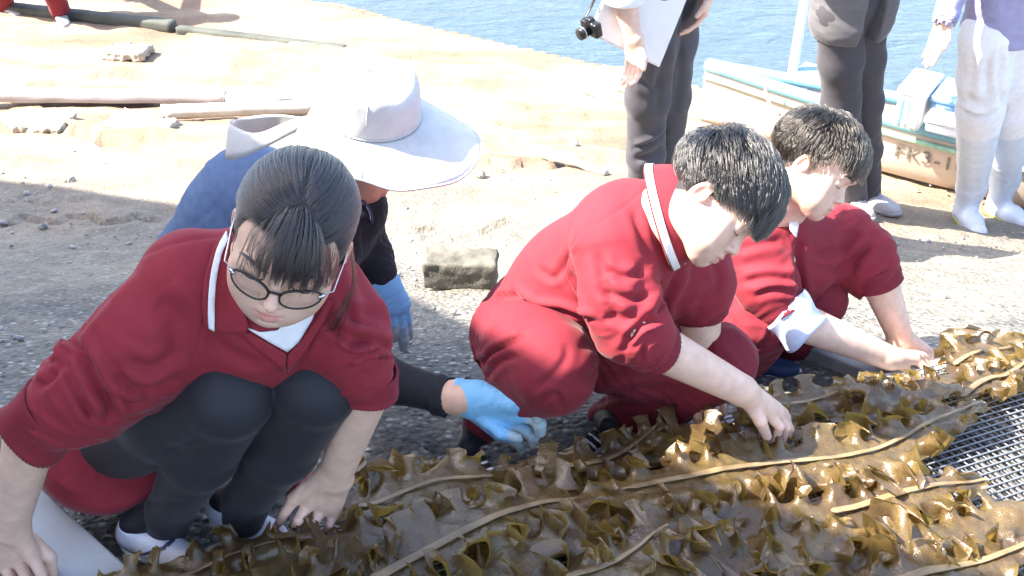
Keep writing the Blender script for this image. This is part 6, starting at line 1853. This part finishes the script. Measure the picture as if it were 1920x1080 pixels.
# ================================================================== things lying about and the boat
def gp(u, v, dz=0.):
    q = ground_hit(u, v); q[2] += dz; return q
def rough_box(name, c, size, R, mat, parent=None, seed=1, chip=.006, n=5, taper=0.):
    """a block with worn, chipped faces"""
    f = F(); f.box((0, 0, 0), np.array(size) / 2, None, min(size) * .06)
    V, Q = mesh_sdf(f, max(size) / 26)
    V = V * (1 - taper * (V[:, 2:3] / size[2] + .5))
    N = normals(V, Q)
    V = V + N * ((fbm((V * 22 + seed * 5).astype(np.float32), 3) * chip) + pnoise((V * 90 + seed).astype(np.float32)) * chip * .35)[:, None]
    return mk(name, V @ np.asarray(R).T + c, Q, mat, parent)
CONC = plain('mossy_concrete', (.115, .108, .09), .9, var=.45, scale=16, bscale=120, bstr=.7, bdist=.004)
PALEWOOD = plain('driftwood', (.50, .46, .40), .8, var=.25, scale=6, bscale=70, bstr=.5)
GREYWOOD = plain('silvered_wood', (.40, .37, .38), .8, var=.25, scale=6, bscale=70, bstr=.5)
SHADOWWOOD = plain('shadow_band_wood', (.07, .075, .065), .8, var=.4, scale=6, bscale=70, bstr=.5)  # dark tone that paints a shadow band on the beach
# broken concrete block
b = gp(864, 540); R = axisR(np.array([.06, 1., 0]), (0, 0, 1))
c = b + np.array([0, .05, .045])
tag(rough_box('concrete_block', c, (.25, .11, .105), R, CONC, seed=3), 'dark mossy broken concrete block on the pale slope between hat and maroon back', 'block')
def pole(name, a, b, r, mat, label, cat, sag=0., wob=.006, group=None, taper=.85):
    P0 = np.linspace(0, 1, 14)[:, None]
    pts = a + (b - a) * P0
    rng = np.random.RandomState(int(abs(a[0]) * 1000) % 991)
    for k in range(14): pts[k, 2] = max(pts[k, 2], float(ground_z(pts[k, 0], pts[k, 1])) + r * .9)
    pts += np.cumsum(rng.normal(size=(14, 3)), 0) * wob * .3
    o = tube(name, pts, r * np.linspace(1, taper, 14) * (1 + .06 * rng.normal(size=14)), mat, seg=10)
    return tag(o, label, cat, group)
def plank(name, a, b, w, h, mat, label, cat, group=None):
    a, b = np.asarray(a, float), np.asarray(b, float)
    Rm = axisR(b - a, (0, 0, 1)); L = np.linalg.norm(b - a)
    f = F(); f.box((0, L / 2, 0), (w / 2, L / 2, h / 2), None, h * .18)
    V, Q = mesh_sdf(f, max(h / 3.5, .012))
    V += normals(V, Q) * (fbm((V * np.array([30, 4, 30])).astype(np.float32), 2) * h * .06)[:, None]
    o = mk(name, V @ Rm.T + a + np.array([0, 0, h * .5]), Q, mat)
    return tag(o, label, cat, group)
plank('plank', gp(-60, 186), gp(425, 190), .10, .06, GREYWOOD, 'long silver-grey plank lying across the beach at the left edge', 'plank')
plank('plank', gp(425, 196), gp(640, 192), .09, .06, PALEWOOD, 'short pale plank lying behind the sun hat bow, end to end with the grey one', 'plank')
pole('log', gp(305, 222, .03), gp(600, 214, .03), .045, PALEWOOD, 'pale round log lying just left of the sash of the sun hat', 'log')
plank('beam_or_shadow_bar', gp(20, 28), gp(330, 62), .10, .09, SHADOWWOOD, 'dark bar standing in for a cast shadow high on the beach behind the maroon legs', 'beam')  # added bar in place of a shadow lying across the sand
plank('beam_or_shadow_bar', gp(335, 66), gp(650, 104), .07, .07, SHADOWWOOD, 'slimmer dark bar carrying the stand-in shadow on towards the water', 'beam')
pole('pole', gp(940, 132, .03), gp(1185, 200, .03), .035, PALEWOOD, 'upper pale pole lying left of the dark trousers near the water', 'pole')
pole('pole', gp(1045, 142, .03), gp(1190, 180, .03), .03, PALEWOOD, 'lower thin pale pole reaching the dark trousers near the water', 'pole')
pole('driftwood', gp(1003, 292, .03), gp(1140, 336, .02), .035, PALEWOOD, 'bleached driftwood stick on the slope left of the dark trousers', 'driftwood', taper=.5)
rngs = np.random.RandomState(9)
ROCK = plain('beach_stone', (.36, .33, .29), .85, var=.4, scale=14, bscale=80, bstr=.6)
def stone(u, v, r, label, flat=.6, seed=1):
    q = gp(u, v)
    f = F(); f.ell((0, 0, 0), (r, r * .8, r * flat)); f.ell((r * .3, -r * .2, 0), (r * .7, r * .7, r * flat * .9), k=r * .3)
    V, Q = mesh_sdf(f, r / 8)
    V += normals(V, Q) * (fbm((V / r * 1.6 + seed).astype(np.float32), 3) * r * (.2 if flat > .4 else .06))[:, None]
    a = seed * 1.7; Rz = np.array([[math.cos(a), -math.sin(a), 0], [math.sin(a), math.cos(a), 0], [0, 0, 1]])
    tag(mk('stone', V @ Rz.T + q + np.array([0, 0, r * flat * .55]), Q, ROCK), label, 'stone')
for u, v, r, l, fl in [(1077, 275, .030, 'small dark stone on the slope left of the dark grey trousers', .8), (80, 232, .16, 'broad flat slab of stone at the left edge below the grey plank', .22),
                       (265, 238, .17, 'flat pale slab of stone under the round log', .2), (240, 100, .14, 'pale flat stone high on the beach above the grey plank', .25), (1070, 440, .03, 'fist-sized stone beside the maroon back', .6),
                       (700, 440, .035, 'low lump of stone by the dark sleeve', .5), (1760, 560, .025, 'pebble-like pale stone on sunlit concrete right of the far boy', .6), (1850, 585, .02, 'smallest pale stone near the right edge', .6),
                       (900, 330, .03, 'rounded stone near the tip of the sun hat brim', .6), (130, 340, .03, 'stone above the shaded crack at the left', .6)]:
    if fl > .4: stone(u, v, r, l, fl, int(u) % 17)
    else:
        w_ = gp(u, v, r * fl * .25); tl = (int(u) % 7 - 3) * .03
        tag(rough_box('stone', w_, (r * 2.1, r * 1.3, r * fl * 1.5), axisR(np.array([.25 + tl, 1., .04]), (tl, .05, 1)), ROCK, seed=int(u) % 13, chip=.02), l, 'stone')
q = [gp(138, 278, .012), gp(175, 272, .012), gp(214, 308, .010), gp(185, 312, .010)]
tag(bev(solid(mk('tile_shard', np.array(q), [(0, 1, 2, 3)], plain('glazed_shard', (.62, .66, .70), .3, bstr=.05), smooth=False), .012, 0), .002), 'pale broken tile shard on sunlit slope above the shaded concrete', 'shard')

def _boat():
    A, B = P(1335, 178, 5.72), P(1920, 300, 4.80)
    d = B - A; d[2] = 0; d /= np.linalg.norm(d)
    side = np.array([-d[1], d[0], 0.]);  side = side if side[1] > 0 else -side
    bt = thing('boat', 'small beached fishing boat with cream hull and pale blue gunwale, registration on its side', 'boat', A)
    L = 4.6; beam = .48
    hullm = plain('cream_hull', (.50, .42, .36), .5, var=.12, scale=5, bscale=60, bstr=.15)
    blue = plain('blue_gunwale', (.16, .36, .46), .4, var=.1, bstr=.08); deckm = plain('pale_deck', (.38, .46, .50), .5, var=.12, bstr=.1); green = plain('green_band', (.30, .50, .38), .5, bstr=.05)
    wht = plain('white_paint', (.76, .77, .77), .4, var=.04, bstr=.06)
    n, k = 40, 9
    def sect(t):
        bw = beam / 2 * np.clip(1 - np.clip((.55 - t) / .55, 0, 1) ** 1.7, .03, 1) * (1 - .1 * np.clip(t - .75, 0, 1))
        sheer = .10 * (1 - t) ** 2 * 0 + .05 * np.clip((.35 - t) / .35, 0, 1) ** 2
        return bw, sheer
    zt = lambda t: A[2] + (B[2] - A[2]) * min(1, t * L / np.linalg.norm((B - A)[:2])) 
    V, rows = [], []
    for i in range(n):
        t = i / (n - 1)
        bw, sh = sect(t)
        ctr = A + d * (t * L - .15) + side * beam / 2
        z1 = zt(min(t, .45)) + sh
        zb = z1 - .34
        row = []
        for j in range(k):
            a = j / (k - 1)
            x = bw * (1 - (1 - min(1, a * 1.0)) ** 1) if False else bw * (0.0 + (a ** .38))
            row.append((x, zb + (z1 - zb) * a ** 1.25))
        full = [(-x, z) for x, z in row[::-1]] + [(x, z) for x, z in row[1:]]
        rows.append(full)
        for x, z in full:
            q = ctr + side * x; V.append((q[0], q[1], z))
    w = 2 * k - 1
    i = np.arange(n - 1)[:, None] * w + np.arange(w - 1)[None]
    Q = np.stack([i, i + 1, i + w + 1, i + w], -1).reshape(-1, 4)
    hull = mk('hull', np.array(V), Q, hullm, bt); solid(hull, .03, 0)
    V = np.array(V).reshape(n, w, 3)
    for e in (0, w - 1): tube('gunwale', V[:, e] + np.array([0, 0, .012]), .035, blue, bt, seg=10)
    out = -side
    band = V[:, 0] - np.array([0, 0, .055]) + out * .020
    tube('rubbing_strake', band, .014, green, bt, seg=6)
    dk = np.stack([V[:, 2] * .88 + V[:, w - 3] * .12, V[:, 2] * .12 + V[:, w - 3] * .88], 1) - np.array([0, 0, .02])
    mk('deck', dk.reshape(-1, 3), [(2 * a, 2 * a + 1, 2 * a + 3, 2 * a + 2) for a in range(n - 1)], deckm, bt)
    def on_boat(t, s, z=0.):
        ii = int(t * (n - 1)); q = V[ii, 0] * (1 - s) + V[ii, w - 1] * s
        return q + np.array([0, 0, z])
    for t in (.22, .48, .7):
        a, b2 = on_boat(t, .06, -.03), on_boat(t, .94, -.03)
        o = tube('thwart', [a, b2], .05, wht, bt, seg=8, flat=.4)
    mast0 = on_boat(.13, .5, -.05)
    top = P(1512, -90, mast0[1] + .02)
    base_px = px(mast0[None])[0][0]
    m0 = P(1478, 186, 5.9); 
    tube('mast', [m0 + np.array([0, 0, -.1]), m0 + np.array([0, 0, .1]), m0 + np.array([.02, .0, 1.9])], [.032, .030, .024], wht, bt, seg=12)
    tube('mast_step', [m0 + np.array([0, 0, -.2]), m0 + np.array([0, 0, .02])], [.07, .06], wht, bt, seg=10)
    # registration on the near side
    fc = bpy.data.curves.new('registration', 'FONT'); fc.body = 'FK3-101'; fc.size = .115; fc.extrude = .001; fc.space_character = 1.15
    fm = plain('faded_black_paint', (.16, .14, .13), .7, var=.4, scale=40, bstr=.05); fc.materials.append(fm)
    fo = bpy.data.objects.new('registration', fc); COL.objects.link(fo)
    iu = int(np.argmin([abs(px(V[ii, 0][None])[0][0][0] - 1690) for ii in range(n)]))
    ws, we = V[iu, 3], V[iu, 0]
    base = V[iu, 2] * .85 + V[iu, 3] * .15
    zax = V[iu, 0] - V[iu, 3]; zax /= np.linalg.norm(zax)
    xax = d; nrm = np.cross(xax, zax); 
    if nrm[1] > 0: nrm = -nrm
    def on_side(x_, y_):          # a spot on the near side of the hull: metres along, metres up from the base of the writing
        f_ = np.clip(iu + x_ / L * (n - 1), 0, n - 1.001); i_ = int(f_); w_ = f_ - i_
        sec = V[i_, :k] * (1 - w_) + V[i_ + 1, :k] * w_
        zz = sec[::-1, 2]; want = sec[0, 2] - .185 + y_
        q_ = np.array([np.interp(want, zz, sec[::-1, a]) for a in range(3)])
        return q_ + out * .022
    M = Matrix(((xax[0], zax[0], nrm[0], 0), (xax[1], zax[1], nrm[1], 0), (xax[2], zax[2], nrm[2], 0), (0, 0, 0, 1)))
    M.translation = Vector(base + nrm * .024)
    dg_me = None
    bpy.context.view_layer.update()
    me_ = bpy.data.meshes.new_from_object(fo)
    bpy.data.objects.remove(fo, do_unlink=True)
    fo = bpy.data.objects.new('registration', me_); COL.objects.link(fo)
    for vv in me_.vertices:
        q_ = on_side(vv.co.x, vv.co.y); vv.co = Vector(q_ + out * vv.co.z)
    me_.update()
    adopt(fo, bt)
    # mooring rope, pinkish
    rp = spline([P(1440, 150, 5.62), P(1436, 175, 5.55), P(1447, 200, 5.5), P(1462, 215, 5.42)], 16)
    tube('rope', rp, .010, plain('pink_rope', (.55, .30, .24), .8, bscale=300, bstr=.4), bt, seg=6)
    tag_box = []
    def crate(name, u0, v0, u1, v1, Y, depth, mat, label, cat, panels=None):
        lo = P(u0, v1, Y); hi = P(u1, v0, Y)
        t = thing(name, label, cat, lo)
        wd = hi[0] - lo[0]; ht = abs(hi[2] - lo[2]) * 1.0
        Rm = axisR(side, (0, 0, 1)); Rm = Rm if Rm[0, 0] > 0 else Rm * np.array([-1, 1, 1])
        f = F(); f.box((wd / 2, depth / 2, ht / 2), (wd / 2, depth / 2, ht / 2), None, .012)
        Vv, Qq = mesh_sdf(f, .012)
        mk('box', Vv @ Rm.T + lo, Qq, mat, t)
        f = F(); f.box((wd / 2, depth / 2, ht + .008), (wd / 2 + .010, depth / 2 + .010, .014), None, .006)
        Vv, Qq = mesh_sdf(f, .007)
        mk('lid', Vv @ Rm.T + lo, Qq, mat, t)
        for p0, p1, mm in panels or []:
            f = F(); f.box(((p0 + p1) / 2 * wd, -.004, ht * .48), ((p1 - p0) / 2 * wd, .008, ht * .38), None, .004)
            Vv, Qq = mesh_sdf(f, .006)
            mk('panel', Vv @ Rm.T + lo, Qq, mm, t)
        return t
    cyan = plain('cyan_plastic', (.36, .68, .74), .4, bstr=.04); bluep = plain('blue_plastic', (.20, .36, .60), .4, bstr=.04)
    crate('fish_crate', 1672, 172, 1735, 236, 5.05, .28, wht, 'white and cyan fish crate standing on the beached boat', 'crate', [(.10, .24, cyan), (.38, .50, cyan), (.58, .92, wht)])
    crate('tool_box', 1737, 187, 1796, 232, 5.0, .26, bluep, 'plain blue box on the boat beside the fish crate', 'box', [(.1, .9, bluep)])
    crate('foam_box', 1732, 226, 1802, 246, 4.88, .16, wht, 'low white foam box in front of the blue box on the boat', 'box')
    crate('tarpaulin_bundle', 1478, 150, 1532, 172, 5.8, .24, bluep, 'blue and white bundle on the boat behind the mast', 'bundle', [(.0, .7, wht)])
_boat()
# two more people at the very edges of the picture
edge_man = stand_man('person whose maroon trouser legs alone show at the top left corner of the beach', P(0, -140, 7.75), P(62, -140, 7.6), P(0, -55, 7.75), P(85, -55, 7.55), P(8, 12, 7.95), P(112, 20, 7.75), (.6, -.7, 0),
    (P(-40, -250, 8.3), P(-50, -200, 8.3), P(-40, -150, 8.2), np.array([0, 0, -1.]), np.array([0, -1., 0])), (P(90, -250, 8.2), P(110, -200, 8.2), P(110, -150, 8.1), np.array([0, 0, -1.]), np.array([0, -1., 0])),
    MAROON, DKMAROON, [.35, .34, .36], wr=.006, group=None)
